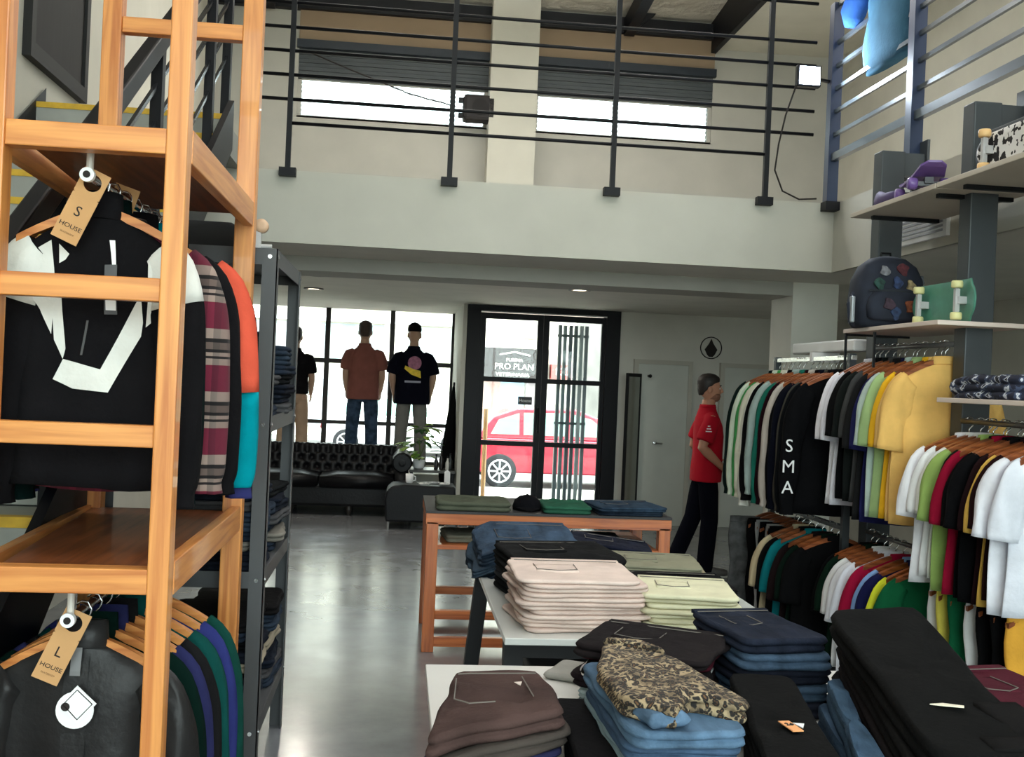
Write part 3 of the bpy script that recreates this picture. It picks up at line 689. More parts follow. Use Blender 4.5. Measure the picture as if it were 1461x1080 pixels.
# lower rail
LEA = leather((36,35,35))
lj = hang('jacket', UX, 2.95, .955, LEA, 'black leather jacket with white diamond tag at the front of lower rail', 'jackets on the lower rack rail', 1, 1.12, 1.0, .0451)
g = Garment(.72*1.12, 1.0, 1.12, .045, 1, .011)
g.patch([((-.03,.12),(.03,.12),(.03,.78),(-.03,.78))], .005).build('placket', LEA, lj, True)
lt = g.patch([((-.012,.09),(.014,.09),(.014,.16),(-.012,.16))], .02).build('tag_strap', plain((110,110,110), .5, 'grey_strap'), lj)
q = []
cx, cz, yy = .012, -.228, -.085
rg = [(cx+.047*math.cos(t), cz-.012+.047*math.sin(t)) for t in [2*PI*k/28 for k in range(28)]]
MB().prism(rg, yy, yy+.003).build('round_tag', WHT, lj)
dm = [(cx+.005,cz+.052),(cx+.054,cz+.006),(cx+.008,cz-.045),(cx-.038,cz+.004)]
MB().prism(dm, yy-.004, yy-.001).build('diamond_tag', plain((244,244,244), .5, 'tag_white'), lj)
for (ax, az), (bx, bz) in zip(dm, dm[1:]+dm[:1]):
    f = .78; p = lambda x, z: (cx+.008+(x-cx-.008)*f, yy-.0045, cz+.004+(z-cz-.004)*f)
    MB().bar(p(ax,az), p(bx,bz), .002, .002, (0,1,0)).build('tag_border', INK, lj)
MB().prism([(cx-.022+.011*math.cos(t), cz-.002+.011*math.sin(t)) for t in [2*PI*k/14 for k in range(14)]], yy-.0055, yy-.004).build('tag_mark', INK, lj)
hanger(UX, 2.95, .955, 'pale pine hanger inside the black leather jacket', None, 1.12, 1.0, m=WX)
LOW = [(3.05,DKG,'deep green jacket right behind the leather jacket','deep green jacket'),(3.14,NAVY,'indigo blue jacket third from front on lower rail','indigo jacket'),
       (3.23,cloth((44,44,46)),'charcoal jacket fourth from front on lower rail','charcoal jacket'),(3.33,cloth((16,70,66)),'teal green jacket fifth from front on lower rail','teal green jacket'),
       (3.43,cloth((46,52,110)),'blue jacket between two green jackets on lower rail','blue jacket'),(3.53,cloth((20,66,58)),'dark green jacket at the rear of lower rail','rear dark green jacket')]
for i, (y, m, la, sh) in enumerate(LOW):
    hang('jacket', UX+.004*i, y, .955, m, la, 'jackets on the lower rack rail', i, 1.12, 1.0+.012*i, .03)
    hanger(UX+.004*i, y, .955, 'pine hanger carrying the %s on the lower rail' % sh, 'hangers on the lower rack rail', 1.12, 1.0, m=WX)
# size cards
def size_card(letter, loc, rot, label):
    t = thing('size_card', label, 'size tag', loc); t.rotation_euler = rot; t.scale = (.75,.75,.75)
    out = [(-.045,-.215),(.045,-.215),(.045,.005),(.018,.035),(-.045,.005)]
    # plate with a round hole: two halves around it
    hole = [(.0+.024*math.cos(a), -.02+.024*math.sin(a)) for a in [2*PI*k/20 for k in range(20)]]
    m = MB(); n = 20
    def edge(a):
        dx, dz = math.cos(a), math.sin(a); t_ = 1e9
        for lim, dv in ((.045,dx),):
            if abs(dv) > 1e-6: t_ = min(t_, lim/abs(dv))
        if abs(dz) > 1e-6: t_ = min(t_, (.045 if dz > 0 else .05)/abs(dz))
        return (dx*t_, -.02+dz*t_)
    ang = [2*PI*k/40 for k in range(40)]+[]
    ri = [[(.029*math.cos(a), y_, -.02+.029*math.sin(a)) for a in ang] for y_ in (-.0012,.0012)]
    ro = [[(edge(a)[0], y_, edge(a)[1]) for a in ang] for y_ in (-.0012,.0012)]
    m.loft([ri[0], ro[0], ro[1], ri[1], ri[0]], False, False)
    m.box(-.045,.045,-.0012,.0012,-.235,-.069)
    m.build('card', PAPER, t)
    text(letter, .05, INK, t, (0,-.0022,-.128)); text('HOUSE', .021, INK, t, (0,-.0022,-.183), sx=1.15)
    text('SKATESHOP', .009, plain((150,112,72), .8, 'faint_ink'), t, (0,-.0022,-.208))
    return t
size_card('S', (-.785,2.85,2.066), (.05,.42,.1), 'brown card size tag lettered S hanging on the upper rail')
size_card('L', (-.785,2.85,.953), (.05,.42,.1), 'brown card size tag lettered L hanging on the lower rail')
c3 = size_card('L', (-.775,3.12,2.073), (.03,.30,.1), 'second brown card tag behind the S tag')
# ------------------------------------------------------------------ steel rack along the right
RX = 2.68
rk = thing('steel_rack', 'dark grey steel wall rack with shelves and hanging rails on right', 'clothes rack', (2.745,5,0))
PST = metal((66,71,75), .5); SHF = M('grey_shelf_board', (196,186,172), .6, var=.05, scale=6)
for y, t in ((1.0,3.0),(0,3.03),(-1.0,3.03)):
    p = MB().box(-.07,.07,y-.055,y+.055,0,t).build('post', PST, rk, bevel=.006)
    MB().box(.07,.215,y-.02,y+.02,t-.13,t).box(.20,.215,y-.05,y+.05,t-.13,t+.08).build('wall_arm', PST, p)
for y0, y1 in ((-.10,.87),(-1.1,-.115)):
    b = MB().box(-.275,.20,y0,y1,2.59,2.615).build('top_shelf', SHF, rk, bevel=.003)
    for yb in (y0+.12, y1-.12): MB().bar((-.2,yb,2.58),(.18,yb,2.58),.03,.02).build('bracket', BLACKM, b)
b = MB().box(-.275,.18,-.18,.9,1.945,1.967).build('shelf', plain((222,205,195), .5, 'pale_shelf'), rk, bevel=.003)
MB().bar((-.27,.87,1.944),(-.27,.87,1.74),.012,.012).bar((-.27,.87,1.937),(.1,.87,1.937),.012,.012).bar((-.27,.5,1.937),(-.27,.5,1.75),.012,.012).build('shelf_bracket', BLACKM, b)
MB().box(-.275,.20,-1.1,-.2,1.585,1.607).build('shelf', plain((222,205,195), .5, 'pale_shelf'), rk, bevel=.003)
for y0, y1, z in ((.055,.945,1.87),(-.945,-.055,1.50),(.055,.945,.83),(-.945,-.055,.83)):
    MB().cyl((RX-2.745,y0,z),(RX-2.745,y1,z),.013,12).build('hanging_rail', metal((92,92,92), .3), rk, True)
rb = thing('steel_rail', 'white topped garment rail beside the white column', 'clothes rail', (2.6,6.65,0))
for y in (-.58,.66):
    MB().box(-.02,.02,y-.02,y+.02,0,1.84).build('post', PST, rb); MB().box(-.25,.25,y-.025,y+.025,0,.03).build('foot', PST, rb)
MB().box(-.015,.015,-.62,.70,1.805,1.83).build('hanging_rail', chrome(), rb)
MB().box(.04,.16,-.5,.5,1.86,1.93).build('white_top_bar', WHT, rb, bevel=.01); MB().box(-.02,.16,-.02,.02,1.80,1.86).build('bar_holder', WHT, rb)
MB().box(-.015,.015,-.58,.66,.815,.84).build('lower_rail', PST, rb)
def row(items, x, z, y0, y1, where, group, k, sx, hd, kind='tshirt', hm=None, seed=0):
    n = len(items); words = ('farthest','second','third','fourth','fifth','sixth','seventh','eighth','ninth','tenth','eleventh','twelfth','thirteenth','fourteenth','fifteenth')
    for i, it in enumerate(items):
        c, nm = it[0], it[1]; kd = it[2] if len(it) > 2 else kind
        y = y0+(y1-y0)*i/(n-1); xx = x+R.uniform(-.015,.015); rz = R.uniform(-.06,.06); kk = k*R.uniform(.965,1.03)
        kk = round(kk/k*20)/20*k
        o = words[i]+(' from far end' if i else '')
        m = cloth(c) if isinstance(c, tuple) else c
        if kd == 'trousers': t = hang_trousers(xx, y, z, m, '%s trousers, %s of %s' % (nm, o, where), group, i, *((.82,.30) if nm == 'grey denim' else (.76,.20)))
        else: t = hang(kd, xx, y, z, m, '%s %s, %s of %s' % (nm, KINDW[kd][1], o, where), group, i+seed, kk, sx, hd, rz)
        it_t = t
        hanger(xx, y, z, 'wooden hanger, %s of %s' % (o, where), 'hangers on the '+where, kk if kd != 'trousers' else 1.0, sx if kd != 'trousers' else .9, rz if kd != 'trousers' else 0, hm)
        ROWS.append((where, i, t))
ROWS = []
K1 = (22,22,25)
row([((236,233,238),'white'),((224,222,230),'white'),(K1,'black'),((44,52,50),'dark green-grey'),((66,66,66),'charcoal'),((54,54,56),'dark charcoal'),((36,38,84),'navy'),((188,206,198),'pale mint'),((160,188,130),'light green'),((246,188,44),'bright yellow'),((246,200,124),'peach yellow'),((238,190,110),'tan yellow')],
    RX, 1.87, 5.92, 5.11, 'upper rail between posts', 'T-shirts on the upper rail between the posts', 1.17, 1.03, .027)
row([((30,52,48),'dark teal'),((204,214,194),'pale green'),((70,150,84),'grass green'),((212,210,190),'cream'),((226,226,216),'off-white'),(K1,'black'),((150,165,160),'grey-green'),((30,104,88),'bottle green'),((60,22,34),'maroon'),((188,178,168),'beige'),((20,20,23),'plain black'),((24,27,46),'midnight navy'),((70,68,62),'charcoal'),((26,29,34),'blue-black'),((24,24,27),'black lettered')],
    2.60, 1.81, 7.28, 6.13, 'white topped rail', 'long-sleeve shirts on the white topped rail', 1.2, 1.18, .026, 'longsleeve')
row([(denim((96,98,98)),'grey denim','trousers'),(K1,'black','trousers'),((160,160,160),'grey striped','trousers'),((18,18,20),'black','trousers'),((150,148,146),'light grey','trousers'),((20,20,22),'black','trousers'),((198,180,146),'beige'),((22,24,26),'black'),((18,112,118),'teal'),((52,34,36),'brown'),((22,50,38),'dark green'),((24,24,26),'black')],
    2.58, .828, 7.25, 6.13, 'lower bar under white topped rail', 'garments on the lower bar of the white topped rail', 1.0, 1.05, .026)
row([((24,24,26),'black'),((22,56,38),'dark green'),((232,232,232),'white printed'),((234,234,240),'white'),((226,228,238),'white'),((152,20,54),'crimson'),((134,168,220),'light blue'),((26,28,70),'navy'),((206,208,52),'lime yellow'),((18,84,52),'forest green')],
    RX, .83, 5.9, 5.12, 'lower rail between posts', 'T-shirts on the lower rail between the posts', 1.0, 1.08, .028)
row([((232,230,234),'white'),((236,236,236),'white'),((228,228,222),'off-white'),((150,178,98),'lime green'),((36,54,42),'dark green'),((140,18,46),'crimson'),(K1,'black'),((24,24,27),'black'),((56,30,32),'dark brown'),((226,182,88),'ochre'),((60,28,30),'maroon brown'),((232,232,240),'white'),((222,224,234),'white')],
    RX, 1.50, 4.86, 4.12, 'rail under right shelf', 'T-shirts on the rail under the right shelf', 1.0, 1.06, .025)
row([((232,232,232),'white','trousers'),((210,196,86),'yellow','trousers'),((18,82,52),'green','trousers'),((226,226,226),'white','trousers'),(K1,'black','trousers'),((22,22,24),'black','trousers'),((222,162,62),'ochre','trousers')],
    RX, .83, 4.86, 4.2, 'lowest rail at right edge', 'trousers on the lowest rail at right edge', 1.0, 1.0, .028)
for wh, i, t in ROWS:
    if wh == 'white topped rail' and i == 14:
        for s_, dz in (('S',-.52),('M',-.64),('A',-.76)): text(s_, .105, WHT, t, (-.335,-.056,dz))
    if wh == 'lower rail between posts' and i == 2:
        MB().ell((-.235,-.036,-.20),(.012,.006,.02)).ell((-.25,-.036,-.26),(.010,.006,.018)).ell((-.265,-.036,-.32),(.012,.006,.02)).ell((-.275,-.036,-.38),(.010,.006,.02)).build('sleeve_print', INK, t)
# ------------------------------------------------------------------ folded clothes
def smooth_outline(pts, n=56, r=.25):
    """closed outline with rounded corners, resampled to n points"""
    P = []
    m = len(pts)
    for i in range(m):
        a, b, c = Vector(pts[i-1]), Vector(pts[i]), Vector(pts[(i+1) % m])
        p, q = b+(a-b)*r*.5, b+(c-b)*r*.5
        for t in (0,.25,.5,.75,1): P.append((1-t)**2*p+2*t*(1-t)*b+t*t*q)
    L = [0]
    for i in range(len(P)): L.append(L[-1]+(P[(i+1) % len(P)]-P[i]).length)
    out = []
    for k in range(n):
        s = L[-1]*k/n
        i = max(j for j in range(len(P)) if L[j] <= s)
        u = (s-L[i])/max(1e-9, L[i+1]-L[i]); out.append(P[i]+(P[(i+1) % len(P)]-P[i])*u)
    return out
def fold_mb(pts, t, layers=3, seed=0, warp=None, wob=.006, wr=.004, n=56):
    O = smooth_outline([tuple(p) for p in pts], n)
    c = sum(O, Vector((0,0)))/len(O)
    rings = []
    h = t/layers
    for j in range(layers):
        off = [wob*noise.noise(Vector((p.x*9+seed, p.y*9, j*3.1+seed))) for p in O]
        for q in (.02,.2,.5,.8,.98):
            ins = (1-math.sin(PI*q))*h*.55+.002
            ring = []
            for k, p in enumerate(O):
                d = (p-c); l = d.length; e = d/l; p2 = p+e*(off[k]-ins)
                ring.append((p2.x, p2.y, j*h+q*h))
            rings.append(ring)
    top = rings[-1]
    for s in (.985,.93,.84,.72,.58,.43,.28,.12):
        ring = []
        for x, y, z in top:
            X, Y = c.x+(x-c.x)*s, c.y+(y-c.y)*s
            w_ = wr*(noise.noise(Vector((X*11+seed, Y*11, seed)))+.6*noise.noise(Vector((X*27+seed, Y*27, seed*2))))
            ring.append((X, Y, t+min(1, (1-s)*8)*w_))
        rings.append(ring)
    m = MB().loft(rings)
    if warp: m.mapv(lambda p: Vector((p.x, p.y, p.z+warp(p.x, p.y))))
    return m
def rect(w_, d, cx=0, cy=0): return [(cx-w_/2,cy-d/2),(cx+w_/2,cy-d/2),(cx+w_/2,cy+d/2),(cx-w_/2,cy+d/2)]
def patch_on(x0, x1, y0, y1, z, th_=.003, warp=None, skew=0):
    m = MB(); n = 6; top = []; bot = []
    g = [(x0+(x1-x0)*i/n, y0+(y1-y0)*j/n) for i in range(n+1) for j in range(n+1)]
    vs = [(x+skew*(y-y0), y, z+th_+(warp(x+skew*(y-y0), y) if warp else 0)) for x, y in g]+[(x+skew*(y-y0), y, z-.006+(warp(x+skew*(y-y0), y) if warp else 0)) for x, y in g]
    N_ = (n+1)*(n+1); fs = [(i*(n+1)+j,(i+1)*(n+1)+j,(i+1)*(n+1)+j+1,i*(n+1)+j+1) for i in range(n) for j in range(n)]
    b = [i*(n+1) for i in range(n+1)]+[n*(n+1)+j for j in range(1,n+1)]+[i*(n+1)+n for i in range(n-1,-1,-1)]+[j for j in range(n-1,0,-1)]
    for i in range(len(b)):
        p, q = b[i], b[(i+1) % len(b)]; fs.append((p, p+N_, q+N_, q))
    return m.add(vs, fs)
STITCH = plain((104,98,92), .9, 'thread')
ORD = ('top','second','third','fourth','fifth','sixth','seventh','eighth','ninth','tenth','eleventh','twelfth')
def pile(items, cx, cy, z, w_, d, t, group, where, rz=0, layers=2, jit=.012, seed=0, cat='trousers', name='folded_trousers', pts=None, warp=None, wr=.004, detail=True, wob=.006):
    """stack of single folded garments, listed from the top down"""
    n = len(items); zz = z; objs = []
    for i in range(n-1, -1, -1):
        m, nm = items[i][0], items[i][1]; tt = items[i][2] if len(items[i]) > 2 else t
        dy_ = items[i][3] if len(items[i]) > 3 else 0
        o = thing(name, '%s, %s of %s' % (nm, ORD[i]+(' from top' if i else ' one'), where) if n > 1 else '%s %s' % (nm, where), cat,
                  (cx+R.uniform(-jit,jit), cy+dy_+R.uniform(-jit,jit), zz), rz+R.uniform(-.085,.085), group if n > 1 else None)
        ww, dd = w_*R.uniform(.91,1.03), d*R.uniform(.93,1.03)
        P = pts if pts else rect(ww, dd)
        wp = warp if i == 0 or warp is None else warp
        fold_mb(P, tt, layers, seed+i*1.7, wp, wob, wr if i == 0 else .0015).build('folded_cloth', m, o, True)
        if detail and i == 0 and not pts:
            patch_on(-ww*.46, ww*.46, dd*.40, dd*.47, tt, .004, wp).build('waistband', m, o, True)
            bp_ = patch_on(-ww*.30, ww*.05, -dd*.10, dd*.22, tt, .0016, wp).build('back_pocket', m, o, True)
            st_ = MB(); ln = [(-ww*.295,dd*.215),(-ww*.29,-dd*.04),(-ww*.125,-dd*.095),(ww*.04,-dd*.04),(ww*.045,dd*.215)]
            for (ax, ay), (bx, by) in zip(ln, ln[1:]):
                st_.tube([(ax+(bx-ax)*q/5, ay+(by-ay)*q/5, tt+.0035+(wp(ax+(bx-ax)*q/5, ay+(by-ay)*q/5) if wp else 0)) for q in range(6)], .0013, 5)
            st_.build('stitching', STITCH, bp_)
            MB().tube([(-ww*.44+ww*.88*q/10, dd*.385, tt+.003+(wp(-ww*.44+ww*.88*q/10, dd*.385) if wp else 0)) for q in range(11)], .0014, 5).build('seam', STITCH, o)
        zz += tt; objs.append(o)
    return objs[::-1]
# ------------------------------------------------------------------ grey metal shelf unit behind the pine rack
ms = thing('metal_shelf', 'dark grey bolted metal shelf unit stacked with folded jeans', 'shelf unit', (-.46,4.05,0))
GRY = metal((74,76,78), .55); SC = chrome()
for x in (0,-.60):
    for y in (0,.95):
        sg_ = -1 if x == 0 else 1; sy_ = 1 if y == 0 else -1
        p = MB().box(min(x,x+sg_*.055),max(x,x+sg_*.055),min(y,y+sy_*.004),max(y,y+sy_*.004),0,2.045).box(min(x,x+sg_*.004),max(x,x+sg_*.004),min(y,y+sy_*.055),max(y,y+sy_*.055),0,2.045).build('post', GRY, ms)
        bt = MB()
        for z in (2.015,1.40,.83,.27): bt.cyl((x+sg_*.027,y-sy_*.004,z),(x+sg_*.027,y,z),.008,10).cyl((x-sg_*.004,y+sy_*.027,z),(x,y+sy_*.027,z),.008,10)
        bt.build('bolts', SC, p)['kind'] = 'stuff'
for z in (2.015,1.40,.83,.27):
    s_ = MB().box(-.595,-.005,.005,.945,z+.012,z+.022).build('shelf', GRY, ms)
    MB().box(-.595,-.003,.004,.008,z-.03,z+.03).box(-.595,-.003,.942,.946,z-.03,z+.03).box(-.008,-.004,.004,.946,z-.03,z+.03).box(-.596,-.592,.004,.946,z-.03,z+.03).build('shelf_edge', GRY, s_)
DN = [denim((30,44,66)), denim((36,52,74)), denim((24,34,52)), cloth((30,32,36)), denim((44,62,84)), cloth((70,70,72)), denim((20,28,44))]
DNN = ['dark blue jeans','mid blue jeans','navy jeans','black trousers','blue jeans','grey trousers','midnight jeans']
def dstack(k, n): return [(DN[(k+i*3) % 7], 'folded '+DNN[(k+i*3) % 7]) for i in range(n)]
for k, (z, n, sn) in enumerate(((1.422,8,'upper'),(.852,8,'middle'),(.292,10,'lower'))):
    for q, (y, fn) in enumerate(((4.28,'front'),(4.75,'rear'))):
        its = dstack(k*2+q, n-(1 if q else 0))
        if k == 2: its[4] = (cloth((150,140,122)), 'folded sand trousers'); its[0] = (cloth((34,32,34)), 'folded black trousers')
        if k == 1: its[5] = (cloth((120,116,108)), 'folded stone trousers')
        pile(its, -.665+.02*q, y, z, .36, .42, .040 if k == 0 else .037 if k == 1 else .038, 'jeans on the %s metal shelf' % sn, '%s stack on %s metal shelf' % (fn, sn), 0, 2, .02, k*5+q, detail=False, wr=.003, wob=.014)
sk = thing('skateboard', 'black skateboard lying on edge on top of the metal shelf', 'skateboard', (-.60,4.15,2.037))
def deck(L, W, m, parent, name='deck'):
    """deck in the x-z plane standing on its long edge, length along x, thickness y"""
    out = []
    for k in range(40):
        a = 2*PI*k/40; x = math.copysign(abs(math.cos(a))**.45, math.cos(a))*L/2; z = math.sin(a)*W/2 if abs(math.cos(a)) > .6 else math.copysign(W/2, math.sin(a))
        out.append((x, z+W/2))
    def y(x): return .09*max(0, abs(x)-L*.33)*2
    rings = [[(x*s, y(x*s)+o, W/2+(z-W/2)*s) for x, z in out] for s, o in ((.02,0),(.6,0),(.95,0),(1,.003),(1,.009),(.95,.012),(.6,.012),(.02,.012))]
    return MB().loft(rings).build(name, m, parent, True)
def truck(x, W, parent, wheel_m, side=-1):
    t = MB().cyl((x,side*.055,W/2-.09),(x,side*.055,W/2+.09),.008,10).bar((x,0,W/2),(x,side*.055,W/2),.05,.035).bar((x,side*.055,W/2-.055),(x,side*.055,W/2+.055),.02,.022).build('truck', metal((200,200,200), .3), parent)
    for sg_ in (-1, 1):
        MB().lathe([(.010,-.017),(.024,-.017),(.027,-.01),(.027,.01),(.024,.017),(.010,.017)], (x,side*.055,W/2+sg_*.075), 'z', 20).build('wheel', wheel_m, t, True)
deck(.80,.115,plain((16,17,18), .9, 'grip_tape'),sk); sk.rotation_euler = (0,0,.0); sk.location = (-.97,4.2,2.037)
# its trucks poke out on the right end
tr = MB().cyl((.40,.0,.03),(.47,.0,.03),.009,10).bar((.42,-.01,.0),(.42,-.01,.10),.02,.03).build('truck', metal((200,200,200), .3), sk)
MB().lathe([(.01,-.016),(.026,-.016),(.026,.016),(.01,.016)], (.43,-.01,.105), 'y', 18).build('wheel', plain((205,170,140), .5, 'urethane_tan'), tr, True)
# ------------------------------------------------------------------ pine table in the middle
pt = thing('pine_table', 'orange pine display table with lower shelf in the middle', 'table', (.92,6.75,0))
OR = wood('x', (206,118,62), (160,80,40)); ORZ = wood('z', (200,112,58), (150,74,36)); ORY = wood('y', (200,112,58), (150,74,36))
for x in (-.69,.69):
    for y in (-.37,.37): MB().box(x-.035,x+.035,y-.035,y+.035,0,.76).build('leg', ORZ, pt, bevel=.004)
MB().box(-.73,.73,-.41,.41,.81,.825).build('tabletop', plain((52,50,50), .6, 'dark_top'), pt)
for y in (-.405,.385): MB().box(-.73,.73,y,y+.02,.745,.81).build('apron', OR, pt, bevel=.003)
for x in (-.725,.705): MB().box(x,x+.02,-.385,.385,.745,.81).build('apron', ORY, pt, bevel=.003)
MB().box(-.66,.66,-.40,.40,.60,.625).build('lower_shelf', OR, pt, bevel=.003)
for y in (-.37,.37):
    MB().box(-.655,.655,y-.02,y+.02,.19,.24).build('stretcher', OR, pt, bevel=.003)
    MB().box(-.655,.655,y-.02,y+.02,.03,.085).build('stretcher', OR, pt, bevel=.003)
OLV = cloth((86,90,76)); TT = .826
pile([(OLV,'folded olive grey jacket')], .47,6.53,TT,.46,.40,.055,'', 'at the left end of the pine table', .05, 2, 0, 3, 'clothing','folded_jacket', wr=.02, detail=False)
hat = thing('cap', 'black cap with curved brim on the pine table', 'cap', (.80,6.53,TT))
MB().lathe([(.085,0),(.088,.02),(.078,.055),(.05,.08),(.012,.09)]).build('crown', cloth((30,29,34)), hat, True)
MB().loft([[(.07*math.cos(t), -.06-.075*abs(math.sin(t))**.8-.0, z+.012*abs(math.cos(t))) for t in [PI*k/16 for k in range(17)]] for z in (.004,.009)], True, True).build('brim', cloth((30,29,34)), hat)
MB().ell((0,0,.09),(.008,.008,.005)).build('button', cloth((30,29,34)), hat)
pile([(cloth((46,92,72)),'folded green shirt')], 1.03,6.53,TT,.30,.38,.045,'', 'beside the cap on the pine table', -.1, 2, 0, 5, 'clothing','folded_shirt', wr=.018, detail=False)
pile([(denim((44,74,104)),'folded blue jeans'),(denim((36,56,80)),'folded darker jeans')], 1.40,6.53,TT,.44,.40,.026,'blue jeans on the pine table', 'pile at right end of pine table', .08, 2, .01, 8, wr=.012)
for i, (x, m, nm, w_) in enumerate(((.42,cloth((120,118,104)),'folded grey-green shirt',.26),(.70,cloth((36,34,36)),'folded black shirt',.24),(.98,cloth((140,128,112)),'folded taupe shirt',.26),(1.27,cloth((52,50,54)),'folded charcoal shirt',.26))):
    pile([(m,nm)], x,6.62,.626,w_,.36,.045,'', 'on the lower shelf of the pine table', .1-.07*i, 2, 0, 11+i, 'clothing','folded_shirt', wr=.014, detail=False)
for x, la in ((.37,'left of the two white shoes under the pine tabletop'),(.52,'right of the two white shoes under the pine tabletop')):
    s_ = thing('shoe', la, 'shoe', (x,6.95,.626)); 
    MB().loft([[(q*.04*math.cos(t), y, .045+h*math.sin(t)) for t in [2*PI*k/14 for k in range(14)]] for y, q, h in ((-.12,.4,.02),(-.10,.9,.03),(-.03,1.05,.04),(.05,1,.045),(.12,.9,.05),(.135,.4,.03))]).build('upper', WHT, s_, True)
    MB().box(-.042,.042,-.125,.135,0,.02).build('sole', plain((225,225,222), .6, 'rubber'), s_, bevel=.01)
# ------------------------------------------------------------------ white topped table with black legs
t2 = thing('display_table', 'white topped table on splayed black legs behind the nearest table', 'table', (.88,4.36,0))
MB().box(-.51,.50,-.91,.92,.757,.78).build('tabletop', plain((205,206,202), .25, 'white_top'), t2, bevel=.003)
for x, y, dx, dy in ((-.45,-.62,-.0,.0),(.44,-.62,.0,.0),(-.45,.66,-.07,.02),(.44,.66,.07,.02)):
    MB().bar((x,y,.755),(x+dx,y+dy,0),.065,.065,(0,1,0)).build('leg', plain((18,18,22), .6, 'black_leg'), t2)
for y in (-.62,.66): MB().bar((-.45,y,.70),(.44,y,.70),.05,.10).build('apron', plain((18,18,22), .6, 'black_leg'), t2)
cr = thing('storage_box', 'black storage box standing under the white topped table', 'box', (.80,4.05,0))
MB().box(-.29,.36,-.25,.25,0,.56).build('body', plain((24,24,28), .7, 'black_box_side'), cr, bevel=.01); MB().box(-.30,.37,-.26,.26,.56,.60).build('lid', plain((30,30,34), .6, 'black_lid'), cr, bevel=.008)
Z2 = .781
def hangleft(x, y): return -1.3*max(0, -x-.14)**1.5
J = [(denim((52,82,116)),'folded mid blue jeans'),(denim((44,70,98)),'folded blue jeans'),(denim((56,84,110)),'folded faded blue jeans'),(denim((40,60,84)),'folded dark blue jeans')]
def up_back(x, y): return .12*(y+.3)+hangleft(x, y)*.8
pile(J, .585,4.78,Z2,.46,.62,.032,'blue jeans at the back left of the white table','jeans stack at back left of white table', .05, 3, .018, 3, warp=lambda x, y: .10*max(0,y)-1.1*max(0,-x-.13)**1.4, wr=.012, wob=.02)
pile([(cloth((38,38,40)),'folded black trousers',.045)]+[(cloth(((52,52,54),(60,60,62),(44,44,46))[i]), 'folded '+('charcoal','grey','dark grey')[i]+' trousers',.043) for i in range(3)], .64,4.18,Z2,.44,.44,.04,'dark trousers behind the pink stack','stack behind pink trousers', .12, 2, .01, 4, warp=lambda x, y: .16*min(0,y)*0-.25*max(0,-y-.12)**1.2, wr=.016)
PK = cloth((216,196,186)); PK2 = cloth((208,186,176))
pile([((PK,PK2)[i % 2],'folded pale pink trousers') for i in range(12)], .635,3.74,Z2,.44,.44,.0142,'pale pink trousers on the white table','pale pink stack on white table', .05, 1, .010, 6, wr=.006, wob=.012)
pile([(denim((22,28,52)),'folded navy trousers',.045),(cloth((26,30,48)),'folded midnight trousers',.04)], 1.02,5.04,Z2,.42,.36,.05,'navy trousers at the back of the white table','navy pair at back right of white table', -.12, 3, .01, 7, warp=lambda x, y: -.10*x, wr=.012)
pile([(cloth((134,132,112)),'folded olive trousers'),(cloth((150,140,118)),'folded khaki trousers'),(cloth((120,120,102)),'folded dark olive trousers')], 1.12,4.60,Z2,.42,.38,.026,'olive trousers on the white table','olive stack on white table', -.1, 2, .02, 8, wr=.012)
pile([(cloth((32,31,33)),'folded black trousers'),(cloth((38,38,38)),'folded soft black trousers'),(cloth((30,30,34)),'folded ink black trousers')], 1.12,4.17,Z2,.42,.38,.022,'black trousers on the white table','stack between olive and cream stacks', -.08, 2, .015, 9, wr=.012)
CR = cloth((214,210,180)); CR2 = cloth((200,194,164))
pile([((CR,CR2)[i % 2],'folded cream trousers') for i in range(8)], 1.02,3.70,Z2,.34,.36,.0165,'cream trousers on the white table','cream stack on white table', -.12, 1, .010, 12, wr=.006, wob=.010)
# ------------------------------------------------------------------ nearest table
t3 = thing('display_table', 'nearest white table covered with jeans at bottom of view', 'table', (.90,2.32,0))
MB().box(-.79,1.0,-.95,.80,.757,.78).build('tabletop', plain((208,206,202), .35, 'white_top2'), t3, bevel=.003)
for x in (-.72,.93):
    for y in (-.88,.60): MB().box(x-.03,x+.03,y-.03,y+.03,0,.757).build('leg', plain((18,18,22), .6, 'black_leg'), t3)
Z3 = .781
WG = 'stack at near left of nearest table'; brn = []
brn = pile([(M('worn_brown_denim', (68,52,49), .95, var=.35, scale=5, bump=.3, bscale=80, spec=.1),'folded faded brown jeans',.045),(cloth((66,60,56)),'folded grey-brown jeans',.035),(cloth((36,38,66)),'folded navy trousers',.030),(cloth((58,56,56)),'folded charcoal trousers',.03)],
     .235,2.33,Z3,.30,.44,.035,'jeans at the near left of the nearest table', WG, -.05, 2, .01, 2, pts=[(-.15,-.25),(.02,-.17),(.15,-.09),(.145,.10),(.125,.215),(-.075,.205),(-.10,.05)], warp=lambda x, y: -.5*max(0,-x-.05)**1.3*max(0,.5-y), wr=.012, wob=.012)
wpb = lambda x, y: -.5*max(0,-x-.05)**1.3*max(0,.5-y)
pk = MB()
for ln in ([(-.075,.10),(-.085,-.05),(-.055,-.09),(.0,-.075)],[(.075,.12),(.085,-.03)],[(-.07,.135),(.11,.15)]):
    for (ax, ay), (bx, by) in zip(ln, ln[1:]): pk.tube([(ax+(bx-ax)*q/6, ay+(by-ay)*q/6, .053+wpb(ax+(bx-ax)*q/6, ay+(by-ay)*q/6)) for q in range(7)], .0016, 5)
pk.build('stitching', STITCH, brn[0])
lab = MB().prism([(0,0),(.018,.006),(.012,-.022)], 0, .002, 'z').build('paper_tag', plain((210,196,186), .7, 'paper'), None, loc=(.285,2.42,.925)); tag(lab, 'small triangular paper tag on the faded brown jeans', 'tag')
